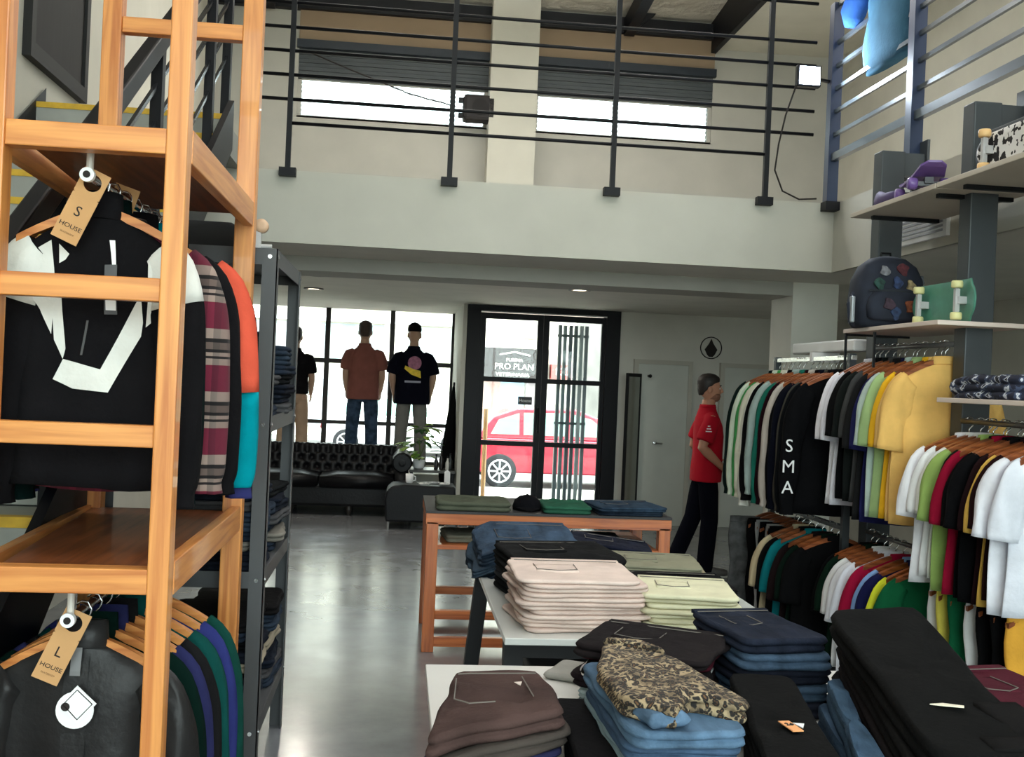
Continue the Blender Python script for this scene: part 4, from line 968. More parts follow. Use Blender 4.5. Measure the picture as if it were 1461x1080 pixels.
pile([(cloth((150,148,142)),'folded grey shirt lying')], .53,3.02,Z3,.16,.18,.02,'', 'at the far left edge of the nearest table', -.5, 1, 0, 4, 'clothing','folded_shirt', detail=False)
pile([(cloth((34,32,36)),'folded black trousers',.045),(cloth((40,36,38)),'folded brown-black trousers',.04)], .425,2.28,Z3,.085,.50,.04,'narrow black trousers left of the blue jeans','narrow pair left of blue stack', -.06, 2, .0, 6, detail=False)
BJ = [denim((76,118,160)),denim((58,92,134)),denim((150,186,200)),denim((66,104,146)),denim((132,172,196))]
BN = ['bright blue jeans','blue jeans','pale blue jeans','mid blue jeans','light blue jeans']
pile([(BJ[i % 5],'folded '+BN[i % 5]) for i in (0,1,2,3,4)], .575,2.25,Z3,.23,.50,.035,'blue jeans under the leopard trousers','stack under leopard trousers', .05, 2, .008, 7, wr=.008, wob=.014, detail=False)
lp = thing('folded_trousers', 'leopard print trousers lying on the blue jeans stack', 'trousers', (0,.055,.957))
LPM = leopard()
fold_mb([(.50,2.46),(.635,2.36),(.725,2.06),(.695,2.00),(.60,2.05),(.54,1.93),(.45,2.02),(.445,2.25)], .042, 2, 3, lambda x, y: -.10*max(0,x-.64)*4*.5, .008, .012).build('folded_cloth', LPM, lp, True)
fold_mb([(.60,2.46),(.635,2.36),(.52,2.44),(.50,2.48)], .05, 2, 5, None, .003, .004).build('waistband', LPM, lp, True)
cu = pile([(denim((84,126,170)),'turned up bright blue jeans leg')], .525,2.04,.957,.10,.09,.03,'', 'peeking from under the leopard trousers', .2, 1, 0, 9, detail=False)
LB = denim((160,190,196)); PL = cloth((54,42,46))
pile([(cloth((52,45,46)),'folded dark brown trousers',.03,-.06),(cloth((66,24,34)),'folded maroon trousers',.028,.05),(cloth((40,36,38)),'folded black-brown trousers',.03),(cloth((226,222,222)),'folded white trousers',.012),(PL,'folded plum trousers',.032),(LB,'folded pale blue jeans',.022),(denim((140,172,184)),'folded washed blue jeans',.022)],
     .69,2.80,Z3,.34,.34,.03,'mixed trousers behind the leopard trousers','mixed stack behind leopard trousers', -.42, 2, .018, 13, wr=.012, wob=.02)
BK = cloth((30,29,29)); BK2 = cloth((36,35,35))
P5 = [(.845,2.56),(1.0,2.53),(.81,1.84),(.66,1.84)]
def shift(P, cx, cy): return [(x-cx, y-cy) for x, y in P]
o5 = pile([(BK,'wide folded black trousers',.05),(BK2,'folded black trousers',.045),(BK,'folded black jeans',.045)], .83,2.2,Z3,1,1,.05,'black trousers in the middle of the nearest table','black stack right of leopard trousers',0,2,.004,15, pts=shift(P5,.83,2.2), wr=.01)
tg1 = thing('size_sticker', 'orange paper size sticker on the black trousers', 'sticker', (.815,2.125,.927), .12)
MB().box(-.012,.012,-.032,.032,0,.002).build('paper', M('orange_paper', (232,160,104), .8, var=.04), tg1); text('26', .018, INK, tg1, (0,.006,.0032), (0,0,0))
MB().prism([(.014,.02),(.036,.012),(.020,-.014)], 0, .0015, 'z').build('white_corner', WHT, tg1)
pile([(denim((34,42,66)),'folded dark indigo jeans',.04),(denim((60,90,124)),'folded blue jeans',.04),(denim((26,32,50)),'folded navy jeans',.04),(denim((52,80,112)),'folded mid blue jeans',.04),(denim((30,36,54)),'folded midnight jeans',.04)],
     .985,2.83,Z3,.26,.38,.04,'dark jeans at the back of the nearest table','dark stack at back right of nearest table', .12, 2, .01, 17, wr=.01, wob=.012)
P7 = [(1.035,2.56),(1.075,2.58),(.955,1.92),(.885,1.86)]
pile([(denim((64,104,146)),'folded bright blue jeans',.06),(denim((54,88,124)),'folded blue jeans',.07)], .97,2.2,Z3,1,1,.06,'blue jeans between the two black stacks','blue pair between black stacks',0,2,.002,19, pts=shift(P7,.97,2.2), wr=.012)
P8 = [(1.09,2.62),(1.35,2.66),(1.28,2.3),(1.22,2.05),(1.19,1.8),(.95,1.82)]
pile([(BK,'wide black trousers',.05),(BK2,'wide ink black trousers',.05)], 1.30,1.98,Z3,.20,.42,.05,'black trousers at the lower right corner','low black pair right of tall stack',0,2,.004,27, wr=.01, detail=False)
def p8w(x, y): return .11*y-.0
o8 = pile([(BK,'large folded black jeans',.055),(BK2,'folded black jeans',.05),(cloth((52,44,46)),'folded brown-black jeans',.045),(BK,'folded plain black trousers',.045)], 1.17,2.2,Z3+.045,1,1,.05,'large black jeans at the right of the nearest table','tall black stack at right',0,2,.003,21, pts=shift(P8,1.17,2.2), warp=p8w, wr=.014)
w8 = lambda x, y: .11*y
patch_on(-.10,.10,-.37,-.32,.055,.004,w8).build('waistband', BK2, o8[0], True)
patch_on(-.02,.07,-.30,-.16,.055,.003,w8).build('back_pocket', BK2, o8[0], True)
lb = patch_on(.0,.045,-.345,-.31,.059,.004,w8).build('leather_patch', leather((60,60,62)), o8[0]); lb['label'] = 'dark grey waist patch'
t8 = MB().prism([(-.03,.006),(.0,.012),(.035,-.004),(.03,-.014),(-.005,-.004)], 0, .002, 'z').build('paper_tag', plain((226,218,196), .7, 'cream_paper'), None, loc=(1.085,2.02,1.004)); tag(t8, 'small cream paper tag on the large black jeans', 'tag')
pile([(cloth((74,30,40)),'folded maroon trousers',.05),(cloth((34,40,76)),'folded navy trousers',.05),(cloth((40,40,44)),'folded black trousers',.05)], 1.45,2.42,Z3,.26,.40,.05,'maroon and navy trousers at right edge','stack at far right of nearest table',.1,2,.006,24, wr=.012)
# ------------------------------------------------------------------ things on the right rack
bp = thing('backpack', 'dark backpack with colourful patches on the steel rack shelf', 'backpack', (2.60,5.66,1.968))
BPM = M('backpack_cloth', (28,34,48), .85, var=.25, scale=12)
prof = [(.13,0,.115),(.148,.03,.13),(.155,.15,.13),(.145,.26,.115),(.12,.33,.09),(.075,.375,.055),(.02,.39,.02)]
def sq(hw, hd, z, n=24, e=.55): return [(math.copysign(abs(math.cos(t))**e, math.cos(t))*hw*1.25, math.copysign(abs(math.sin(t))**e, math.sin(t))*hd, z) for t in [2*PI*k/n for k in range(n)]]
MB().loft([sq(a, c, b) for a, b, c in prof]).build('main_body', BPM, bp, True)
MB().loft([[(x*.82, y*.35-.125, z*.45+.035) for x, y, z in sq(a, c, b)] for a, b, c in prof]).build('front_pocket', BPM, bp, True)
MB().tube([(-.03,.02,.375),(-.025,.02,.41),(.025,.02,.41),(.03,.02,.375)], .008).build('grab_handle', BLACKM, bp)
MB().tube([(-.19,-.02,.18),(-.225,-.05,.12),(-.215,-.06,.02),(-.19,-.03,.01)], .014).build('strap', BPM, bp)
MB().box(-.226,-.206,-.09,-.05,.02,.16).build('buckle', metal((150,155,160), .35), bp, bevel=.006)
MB().box(-.16,.16,-.155,-.148,.185,.195).build('zip', metal((40,44,50)), bp)
for x, z, c, r, yy in ((-.06,.30,(120,120,126),.026,-.112),(.045,.31,(84,34,42),.030,-.105),(.075,.225,(140,124,90),.024,-.136),(-.095,.225,(34,66,60),.028,-.137),(0,.235,(40,56,92),.026,-.14),(.06,.11,(128,70,44),.032,-.178),(-.06,.12,(58,42,54),.030,-.178),(-.02,.07,(36,52,82),.026,-.178),(.165,.26,(90,94,98),.022,-.06)):
    MB().loft([[(x+r*q*math.cos(t)*(1+.3*math.cos(3*t+x*90)), yy+o, z+r*q*1.2*math.sin(t)*(1+.2*math.sin(2*t+z*70))) for t in [2*PI*k/18 for k in range(18)]] for q, o in ((.3,-.004),(.95,-.003),(1,.004))]).build('patch', M('patch_cloth', c, .8, var=.6, scale=45), bp)
b2 = thing('skateboard', 'skateboard with pale yellow wheels standing beside the backpack', 'skateboard', (2.66,5.10,1.968), PI/2)
dk = deck(.62,.205,M('green_deck', (78,140,120), .4, var=.25, scale=6),b2)
for x in (-.19,.19): truck(x,.205,b2,plain((226,222,160), .5, 'urethane_cream'),1)
b3 = thing('skateboard', 'small purple skateboard lying on the top shelf', 'skateboard', (2.56,5.22,2.615), PI/2-.25)
PUR = M('purple_plastic', (112,84,150), .35)
MB().loft([[(x, w_*s, .055+z) for s, z in ((-1,0),(1,0),(1,.01),(-1,.01))] if False else [(x,-w_,.06+h),(x,w_,.06+h),(x,w_,.07+h),(x,-w_,.07+h)] for x, w_, h in ((-.28,.03,.05),(-.25,.06,.035),(-.15,.075,.005),(.12,.075,0),(.22,.065,.02),(.27,.03,.045))]).build('deck', PUR, b3)
for x in (-.15,.15):
    t_ = MB().bar((x,-.06,.03),(x,.06,.03),.02,.02).bar((x,0,.03),(x,0,.06),.05,.04).build('truck', metal((60,60,64)), b3)
    for s_ in (-1,1): MB().lathe([(.008,-.022),(.026,-.022),(.03,-.012),(.03,.012),(.026,.022),(.008,.022)], (x,s_*.075,.03), 'y', 18).build('wheel', PUR, t_, True)
b3b = thing('shoe', 'dark purple shoe left of the purple skateboard', 'shoe', (2.56,5.58,2.615), PI/2)
MB().loft([[(y, q*.04*math.cos(t), .04+h*math.sin(t)) for t in [2*PI*k/14 for k in range(14)]] for y, q, h in ((-.12,.4,.02),(-.10,.9,.03),(-.03,1.05,.035),(.05,1,.04),(.11,.9,.06),(.13,.4,.05))]).build('upper', M('purple_suede', (84,72,110), .8), b3b, True)
MB().box(-.125,.13,-.042,.042,0,.016).build('sole', plain((60,58,64), .7, 'dark_rubber'), b3b, bevel=.006)
b4 = thing('skateboard', 'white patterned skateboard with peach wheels at the right end of top shelf', 'skateboard', (2.60,4.42,2.615), PI/2)
deck(.62,.20,plain((34,40,48), .7, 'dark_grip'),b4)
d2 = deck(.56,.16,patchy([(0,(230,228,226)),(.52,(24,22,24))], 26, 'splash_print'),b4,'printed_underside'); d2.location = (0,.014,.02)
for x in (-.19,.19): truck(x,.20,b4,plain((232,190,130), .5, 'urethane_peach'),1)
b5 = thing('folded_shirt', 'dark blue patterned folded garment on the right rack shelf', 'clothing', (2.60,4.42,1.608))
PT = patchy([(0,(24,28,48)),(.50,(60,70,96)),(.57,(200,204,214)),(.62,(22,24,36))], 17, 'floral_print')
fold_mb(rect(.26,.52), .10, 3, 4, lambda x, y: -.06*max(0,y-.12)*2, .02, .02).build('folded_cloth', PT, b5, True)
MB().ell((-.02,.30,.05),(.09,.06,.05)).build('sleeve_end', PT, b5, True)
# blue things hung on the right gallery railing
bj = thing('clothing', 'blue and teal garment hung over the right gallery railing', 'clothing', (3.0,7.0,0))
fold = []
for i in range(9):
    u = i/8; r_ = []
    for k in range(14):
        t = 2*PI*k/14; r_.append((-.06+.05*math.cos(t)+.02*math.sin(7*u), -.50+.36*math.sin(t)*(1-.1*u)+.03*math.sin(9*u), 4.34-.66*u))
    fold.append(r_)
MB().loft(fold).build('draped_cloth', cloth((66,104,128)), bj, True)
MB().tube([(-.09,-.3,4.36),(-.10,-.14,4.26),(-.10,-.02,4.14),(-.09,.02,4.06)], [.06,.08,.085,.05], 12).build('sleeve', cloth((52,92,160)), bj, True)
# ------------------------------------------------------------------ lounge corner by the window
sf = thing('sofa', 'black tufted leather sofa in front of the display window', 'sofa', (-.85,12.25,0))
LB_ = leather((13,13,16))
HWd = 1.05
MB().box(-HWd+.02,HWd-.02,.06,.86,.11,.34).build('base', LB_, sf, bevel=.03)
for i, (x0, x1) in enumerate(((-.84,-.005),(.005,.84))):
    m = MB(); rings = []
    for q in range(9):
        y = .02+.62*q/8; e = .035*(1-abs(2*q/8-1)**4)
        rings.append([(x0+.02,y,.33),(x1-.02,y,.33),(x1,y,.37),(x1-.01,y,.44+e*.3),((x0+x1)/2+.2,y,.455+e),((x0+x1)/2-.2,y,.455+e),(x0+.01,y,.44+e*.3),(x0,y,.37)])
    m.loft(rings).build('seat_cushion', LB_, sf, True)
# buttoned back, rolled over at the top
nu, nv = 96, 26; vs = []; btn = []
for j in range(nv+1):
    v = j/nv
    if v < .72: y, z = .62+.06*v/.72, .40+.31*v/.72
    else:
        a = (v-.72)/.28*PI*1.15; y, z = .74-.06*math.cos(a)-0, .71+.065*math.sin(a)
    for i in range(nu+1):
        u = i/nu; x = -.86+1.72*u
        cx = u*14; row_ = v*4.2
        r0 = round(row_); ofs = .5*(r0 % 2); dx = (cx-ofs)-round(cx-ofs); dy = row_-r0
        dip = .045*math.exp(-((dx/.22)**2+(dy/.26)**2))+.012*math.exp(-(min(abs(dx+dy*.5), abs(dx-dy*.5))/.08)**2)
        vs.append((x, y+(dip if v < .85 else 0), z-(dip*.7 if v >= .6 else 0)))
fs = [(j*(nu+1)+i, j*(nu+1)+i+1, (j+1)*(nu+1)+i+1, (j+1)*(nu+1)+i) for j in range(nv) for i in range(nu)]
bk = MB().add(vs, fs).build('backrest', LB_, sf, True)
MB().box(-.86,.86,.72,.86,.30,.72).build('back_panel', LB_, sf, bevel=.03)
for s_ in (-1, 1):
    m = MB(); rings = []
    for q in range(11):
        y = .0+.84*q/10; rr = .115*(1 if 0 < q < 10 else .9)
        rings.append([(s_*.925+rr*math.cos(t), y, .625+rr*math.sin(t)*(1.0)) for t in [2*PI*k/20 for k in range(20)]])
    m.loft(rings); m.box(s_*.925-.075,s_*.925+.075,.015,.83,.14,.60)
    ar = m.build('armrest', LB_, sf, True)
    MB().lathe([(.095,-.012),(.10,-.002),(.02,-.016)], (s_*.925,.0,.625), 'y', 20).build('arm_front', LB_, ar)
for x in (-.95,-.3,.35,.95):
    for y in (.12,.8): MB().lathe([(.03,.11),(.035,.07),(.018,.01),(.02,0)], (x,y,0)).build('foot', plain((40,36,34), .4, 'dark_wood'), sf)
pf = thing('pouf', 'black leather armless seat beside the sofa with curved top', 'seat', (.28,11.62,0))
sec = [(-.36,.08),(-.375,.30),(-.36,.40),(-.30,.455),(-.18,.47),(.05,.465),(.36,.46),(.375,.08)]
MB().prism(sec, -.25, .25, 'y').build('upholstery', leather((13,13,17)), pf, bevel=.02)
for x in (-.33,.33):
    for y in (-.2,.2): MB().cyl((x,y,0),(x,y,.09),.014).build('foot', chrome(), pf)
for i, (x, y, a, c) in enumerate(((.30,11.56,.2,(215,215,212)),(.42,11.66,-.3,(180,182,186)),(.52,11.52,.1,(228,226,222)))):
    mg = thing('magazine', ('magazine nearest the mug on the black seat','grey covered magazine in the middle of the black seat','white magazine at the right end of the black seat')[i], 'magazine', (x,y,.468+.006*i), a)
    MB().box(-.05,.05,-.07,.07,0,.006).build('cover', patchy([(0,c),(.56,(90,95,105))], 20, 'magazine_cover'), mg)
mu = thing('mug', 'white mug standing on the black seat', 'mug', (.155,11.6,.466))
MB().lathe([(.03,0),(.038,.01),(.042,.10),(.038,.10),(.033,.015)]).build('cup', WHT, mu, True)
MB().tube([(.04,0,.08),(.065,0,.07),(.065,0,.035),(.038,0,.025)], .006).build('handle', WHT, mu)
bxs = thing('carton', 'white carton standing on the right end of black seat', 'box', (.56,11.72,.466))
MB().box(-.03,.03,-.03,.03,0,.12).build('body', WHT, bxs); MB().prism([(-.03,.12),(.03,.12),(0,.145)], -.03, .03).build('top_fold', WHT, bxs)
ct = thing('side_table', 'dark side table behind the black seat holding a plant', 'table', (.42,12.75,0))
MB().box(-.26,.27,-.22,.22,.50,.53).build('tabletop', plain((60,58,52), .4, 'smoked_top'), ct)
for x in (-.23,.24):
    for y in (-.19,.19): MB().box(x-.015,x+.015,y-.015,y+.015,0,.5).build('leg', BLACKM, ct)
MB().box(-.23,.24,-.20,.20,.30,.32).build('shelf', plain((110,108,100), .4, 'smoked_shelf'), ct)
pl = thing('potted_plant', 'green leafy plant in a white pot beside the sofa arm', 'plant', (.27,12.72,.53))
MB().lathe([(.045,0),(.062,.01),(.07,.10),(.062,.10),(.055,.02)]).build('pot', WHT, pl, True)
MB().tube([(0,0,.03),(.01,0,.2),(-.01,0,.34)], .008).tube([(0,0,.1),(.06,.0,.28)], .006).tube([(0,0,.1),(-.07,.0,.26)], .006).build('stem', plain((70,90,40), .6, 'stem_green'), pl)
rr_ = random.Random(3)
LG = [M('leaf', c, .5, var=.2, scale=20) for c in ((96,138,52),(150,178,70),(58,104,50))]
for k in range(44):
    a = rr_.uniform(0,2*PI); h = rr_.uniform(.13,.52); r_ = (.23-.25*abs(h-.26))*rr_.uniform(.3,1)
    c = Vector((r_*math.cos(a), r_*math.sin(a), h)); d = Vector((math.cos(a),math.sin(a),rr_.uniform(-.5,.4))).normalized(); sd_ = d.cross(Vector((0,0,1))).normalized(); up_ = sd_.cross(d)
    L_ = rr_.uniform(.10,.17); ring = []
    for q, wq in ((0,.05),(.25,.8),(.55,1),(.8,.6),(1,.05)):
        p = c+d*L_*(q-.3)-up_*.03*q*q; w_ = L_*.34*wq
        ring.append([p-sd_*w_-up_*.004*0+up_*.01*wq, p-up_*.002, p+sd_*w_+up_*.01*wq, p+up_*.002])
    MB().loft(ring).build('leaf', LG[k % 3], pl, True)
for i, (x, y, h, c, la) in enumerate(((.47,12.66,.16,(24,24,26),'slim black bottle on the side table'),(.53,12.72,.20,(40,36,36),'taller dark bottle on the side table'),(.60,12.64,.14,(200,198,192),'small white bottle on the side table'),(.64,12.74,.17,(30,34,34),'black bottle at the right end of the side table'))):
    bt = thing('bottle', la, 'bottle', (x,y,.53)); MB().lathe([(.022,0),(.024,.01),(.024,h*.6),(.01,h*.8),(.01,h)]).build('body', plain(c, .3, 'bottle_glass'), bt, True)
    MB().cyl((0,0,h),(0,0,h+.02),.012).build('cap', BLACKM, bt)
pa = thing('parasol', 'closed black parasol leaning in the corner beside the entrance', 'parasol', (.63,13.0,.0))
MB().loft([[(cx+r*math.cos(t)*(1+.12*math.cos(6*t)), r*math.sin(t)*(1+.12*math.cos(6*t)), z) for t in [2*PI*k/24 for k in range(24)]] for r, z, cx in ((.075,.35,-.02),(.085,.45,-.02),(.065,.9,.0),(.035,1.3,.02),(.012,1.5,.025))]).build('canopy', cloth((26,27,30)), pa, True)
MB().cyl((-.02,0,0),(.028,0,1.55),.012).build('pole', BLACKM, pa); MB().lathe([(.11,0),(.10,.04),(.03,.05)]).build('base', BLACKM, pa)
mr = thing('mirror', 'tall narrow black framed mirror leaning beside the white door', 'mirror', (2.63,12.0,0), .9)
MB().box(-.17,-.145,0,.03,0,1.74).box(.145,.17,0,.03,0,1.74).box(-.145,.145,0,.03,0,.03).box(-.145,.145,0,.03,1.70,1.74).build('frame', BLACKM, mr)
MB().box(-.145,.145,.005,.02,.03,1.70).build('glass', M('mirror_glass', (170,172,168), .08, 1.0, var=.02), mr)
# ------------------------------------------------------------------ figures
def ring(c, rx, ry, z, n=20, e=1.0):
    return [(c[0]+rx*math.copysign(abs(math.cos(t))**e, math.cos(t)), c[1]+ry*math.copysign(abs(math.sin(t))**e, math.sin(t)), z) for t in [2*PI*k/n for k in range(n)]]
def remesh(o, v, sm=3):
    r = o.modifiers.new('remesh', 'REMESH'); r.mode = 'VOXEL'; r.voxel_size = v; r.use_smooth_shade = True
    if sm:
        q = o.modifiers.new('smooth', 'SMOOTH'); q.factor = .5; q.iterations = sm
    return o
def hand(m, w, d, palm, k=1.0, curl=.5, side=1):
    """palm and five separate fingers; w wrist, d pointing direction, palm = normal the fingers bend towards"""
    d, palm = Vector(d).normalized(), Vector(palm).normalized(); s = d.cross(palm).normalized()*side
    m.tube([Vector(w)-d*.02*k, Vector(w)+d*.03*k, Vector(w)+d*.085*k], [.027*k,.036*k,.038*k], 12, flat=1.0) if False else None
    rings = []
    for q, a, b in ((-.015,.024,.020),(.02,.034,.017),(.055,.041,.016),(.088,.041,.013)):
        c = Vector(w)+d*q*k; rings.append([c+s*a*k*math.cos(t)+palm*b*k*math.sin(t) for t in [2*PI*j/14 for j in range(14)]])
    m.loft(rings)
    for f, (o, L_, r) in enumerate(((-.030,.068,.0085),(-.010,.078,.009),(.010,.073,.0088),(.029,.056,.0078))):
        p = Vector(w)+d*.08*k+s*o*k; pts = [p]; dd = d.copy()
        for j in range(3):
            ang = curl*(.35+.35*j); dd = (d*math.cos(ang)+palm*math.sin(ang)+s*o*1.2).normalized()
            p = p+dd*L_*k*(.42,.32,.26)[j]; pts.append(p)
        m.tube(pts, [r*k*1.1, r*k*1.05, r*k*.95, r*k*.75], 8)
    p = Vector(w)+d*.02*k-s*.026*k
    m.tube([p, p+(d*.7-s*.75+palm*.25)*.035*k, p+(d*1.15-s*.85+palm*.5)*.058*k, p+(d*1.7-s*.8+palm*.7)*.07*k], [.013*k,.0115*k,.010*k,.008*k], 8)
def figure(t, H, skin, shirt, pants, shoes, arms, legs, hair=None, sleeve=.55, shirt_hem=.80, cap=None, loose=1.0, vox=.009, face=True, lean=0, pants_hem=.05):
    """person standing, facing -y; arms: per side (shoulder, elbow, wrist, hand direction, palm normal)"""
    k = H/1.75
    def K(p): return tuple(q*k for q in p)
    m = MB()
    tor = [((0,0),.125,.085,.84),((0,0),.155,.105,.92),((0,-.005),.145,.098,1.02),((0,-.01),.135,.092,1.10),((0,-.012),.152,.105,1.24),((0,-.005),.150,.098,1.32),((0,.005),.118,.080,1.385),((0,.008),.085,.065,1.43),((0,.006),.060,.060,1.475),((0,-.004),.055,.058,1.54)]
    m.loft([ring(K(c), rx*k, ry*k, z*k) for c, rx, ry, z in tor])
    hd = [((0,-.035),.030,.040,1.525),((0,-.028),.050,.068,1.545),((0,-.016),.062,.085,1.58),((0,-.006),.070,.094,1.62),((0,.002),.075,.098,1.66),((0,.006),.073,.093,1.70),((0,.008),.058,.074,1.73),((0,.008),.03,.04,1.748),((0,.008),.005,.006,1.752)]
    m.loft([ring(K(c), rx*k, ry*k, z*k) for c, rx, ry, z in hd])
    m.loft([ring(K((0,-.098)), .008*k, .008*k, 1.655*k, 10), ring(K((0,-.108)), .011*k, .014*k, 1.63*k, 10), ring(K((0,-.116)), .014*k, .016*k, 1.610*k, 10), ring(K((0,-.100)), .012*k, .010*k, 1.597*k, 10)])   # nose
    m.ell(K((0,-.094,1.575)), K((.022,.010,.006))); m.ell(K((0,-.092,1.563)), K((.018,.011,.006)))                                   # lips
    for s_ in (-1, 1):
        m.ell(K((s_*.077,.008,1.625)), K((.010,.020,.030)))                                                                                 # ears
        m.ell(K((s_*.030,-.088,1.655)), K((.022,.012,.007)))                                                                                # brow ridge
    for s_, (sh, el, wr, hdr, pn) in zip((-1, 1), arms):
        sh, el, wr = [Vector(K(p)) for p in (sh, el, wr)]
        m.tube([sh+Vector((-s_*.05*k,0,.0)), sh, sh.lerp(el,.3), sh.lerp(el,.8), el, el.lerp(wr,.25), el.lerp(wr,.7), wr], [q*k for q in (.050,.054,.050,.044,.041,.043,.034,.027)], 14)
        hand(m, wr, hdr, pn, k*.98, .55, s_)
    for s_, (hp, kn, an) in zip((-1, 1), legs):
        hp, kn, an = [Vector(K(p)) for p in (hp, kn, an)]
        m.tube([hp, hp.lerp(kn,.4), kn, kn.lerp(an,.3), an, an-Vector((0,0,.03*k))], [q*k for q in (.088,.076,.054,.054,.037,.036)], 14)
        m.loft([[(an.x+a*k*math.cos(q), an.y+y*k, max(.012, (.045+h*math.sin(q)))*k) for q in [2*PI*j/12 for j in range(12)]] for y, a, h in ((.05,.02,.02),(.03,.033,.035),(-.04,.036,.035),(-.12,.042,.022),(-.165,.034,.015),(-.185,.012,.008))])
    body = remesh(m.build('body', skin, t), vox, 2)
    # shirt
    L_ = loose; m = MB()
    sh_ = [((0,0),.185*L_,.130*L_,shirt_hem),((0,-.002),.182*L_,.130*L_,shirt_hem+.10),((0,-.008),.172*L_,.122*L_,1.08),((0,-.010),.176*L_,.124*L_,1.22),((0,-.004),.182,.122,1.31),((0,.004),.160,.104,1.375),((0,.008),.118,.085,1.425),((0,.008),.090,.078,1.452),((0,.006),.074,.072,1.475)]
    m.loft([ring(K(c), rx*k*(1+.0), ry*k, z*k, 24, .9) for c, rx, ry, z in sh_])
    for s_, (sh, el, wr, _, _) in zip((-1, 1), arms):
        sh, el = Vector(K(sh)), Vector(K(el))
        m.tube([sh+Vector((-s_*.06*k,0,.0)), sh+Vector((-s_*.008*k,0,-.012*k)), sh.lerp(el,sleeve*.5), sh.lerp(el,sleeve), sh.lerp(el,sleeve+.2)], [q*k for q in (.066,.068,.072*L_,.076*L_,.074*L_)], 16)
    shirt_o = remesh(m.build('shirt', shirt, t), .010, 6)
    m = MB(); m.loft([ring(K((0,.006)), r*k, r*k*.97, z*k) for r, z in ((.072,1.465),(.078,1.47),(.070,1.497),(.063,1.495))]); m.build('collar', shirt, t, True)
    # trousers
    m = MB(); m.loft([ring(K((0,0)), rx*k, ry*k, z*k, 20) for rx, ry, z in ((.12,.10,.80),(.165,.112,.86),(.158,.108,.95),(.145,.100,1.02))])
    for s_, (hp, kn, an) in zip((-1, 1), legs):
        hp, kn, an = [Vector(K(p)) for p in (hp, kn, an)]
        e = an+Vector((0,0,(pants_hem-.08)*k))
        m.tube([hp+Vector((0,0,.0)), hp.lerp(kn,.4), kn, kn.lerp(e,.5), kn.lerp(e,.9), e], [q*k for q in (.082,.088,.076,.074,.072,.074)], 16)
    remesh(m.build('trousers', pants, t), .010, 2)
    if shoes:
        for s_, (hp, kn, an) in zip((-1, 1), legs):
            an = Vector(K(an)); so = MB()
            so.loft([[(an.x+a*k*math.cos(q), an.y+y*k, max(.0, .042+h*math.sin(q))*k) for q in [2*PI*j/16 for j in range(16)]] for y, a, h in ((.075,.02,.025),(.06,.04,.05),(-.03,.044,.055),(-.10,.050,.042),(-.17,.046,.034),(-.205,.018,.02))])
            s1 = so.build('shoe', shoes, t, True)
            MB().loft([[(an.x+a*k*math.cos(q), an.y+y*k, z) for q in [2*PI*j/16 for j in range(16)] for y in [-.062+.145*math.sin(q)]] for a, z in ((.05,.001),(.052,.018*k))]).build('sole', plain((190,190,186), .7, 'sole_rubber'), s1)
    if hair:
        m = MB()
        rows = []
        for c, rx, ry, z in (((0,.026),.050,.066,1.575),((0,.024),.070,.078,1.61),((0,.018),.080,.088,1.66),((0,.008),.081,.102,1.70),((0,.004),.072,.094,1.735),((0,.006),.045,.06,1.762),((0,.006),.01,.012,1.772)):
            rows.append([(x, max(y, (-.062 if z < 1.68*1 else -.095)*k*1 if zz < 1.69*k else y), zz) for x, y, zz in ring(K(c), rx*k, ry*k, z*k, 22)])
        rows2 = []
        for rw in rows:
            z = rw[0][2]/k; lim = interp(z, [(1.55,.07),(1.60,.052),(1.63,.030),(1.65,-.004),(1.668,-.028),(1.685,-.068),(1.70,-.09),(1.71,-.11),(1.9,-.2)])*k
            rows2.append([(x, max(y, lim), zz) for x, y, zz in rw])
        m.loft(rows2); remesh(m.build('hair', hair, t), .008, 1)
    if cap:
        m = MB(); m.loft([ring(K((0,.008)), r*k, r*1.18*k, z*k, 24) for r, z in ((.080,1.672),(.084,1.70),(.074,1.745),(.045,1.775),(.01,1.785))]); c_ = m.build('cap', cap, t, True)
        MB().loft([[(.07*k*math.cos(q), (-.085-.075*math.sin(q))*k, (z-.015*math.sin(q))*k) for q in [PI*j/14 for j in range(15)]] for z in (1.676,1.682)]).build('brim', cap, c_)
    if face:
        for s_ in (-1, 1):
            MB().lathe([(.006,.006),(.020,.002),(.022,-.004),(.015,-.010),(.009,-.006)], (0,0,0), 'x', 16).mapv(lambda p: Vector((s_*(.074*k-p.x*k*s_ if False else .076*k-p.x*k*.9), .010*k+p.y*k*.8, 1.625*k+p.z*k*1.35))).build('ear', skin, t, True)
        for s_ in (-1, 1):
            e = MB().ell(K((s_*.030,-.0865,1.640)), K((.013,.010,.008))).build('eye', plain((225,222,218), .3, 'eye_white'), t, True)
            MB().ell(K((s_*.030,-.0950,1.640)), K((.006,.004,.006))).build('iris', plain((40,26,18), .3, 'iris_brown'), e, True)
            MB().tube([K((s_*.014,-.0985,1.662)), K((s_*.032,-.098,1.668)), K((s_*.050,-.084,1.662))], .0045*k, 6).build('eyebrow', hair or skin, t, True)
        MB().ell(K((0,-.104,1.569)), K((.019,.004,.0025))).build('mouth', M('lips', (120,66,60), .5, var=.05), t, True)
    return shirt_o
SKIN = M('skin', (186,134,108), .5, var=.06, scale=12, spec=.4)
HAIR = M('dark_hair', (34,26,22), .6, var=.3, scale=40, stretch=(1,1,.3))
ps = thing('person', 'man in red polo shirt and dark trousers standing before white doors', 'person', (2.66,9.16,0), PI/2-.08)
arm_l = ((.185,0,1.372),(.225,.075,1.13),(.165,-.10,.96),(-.25,-.75,-.2),(-.9,.3,0))
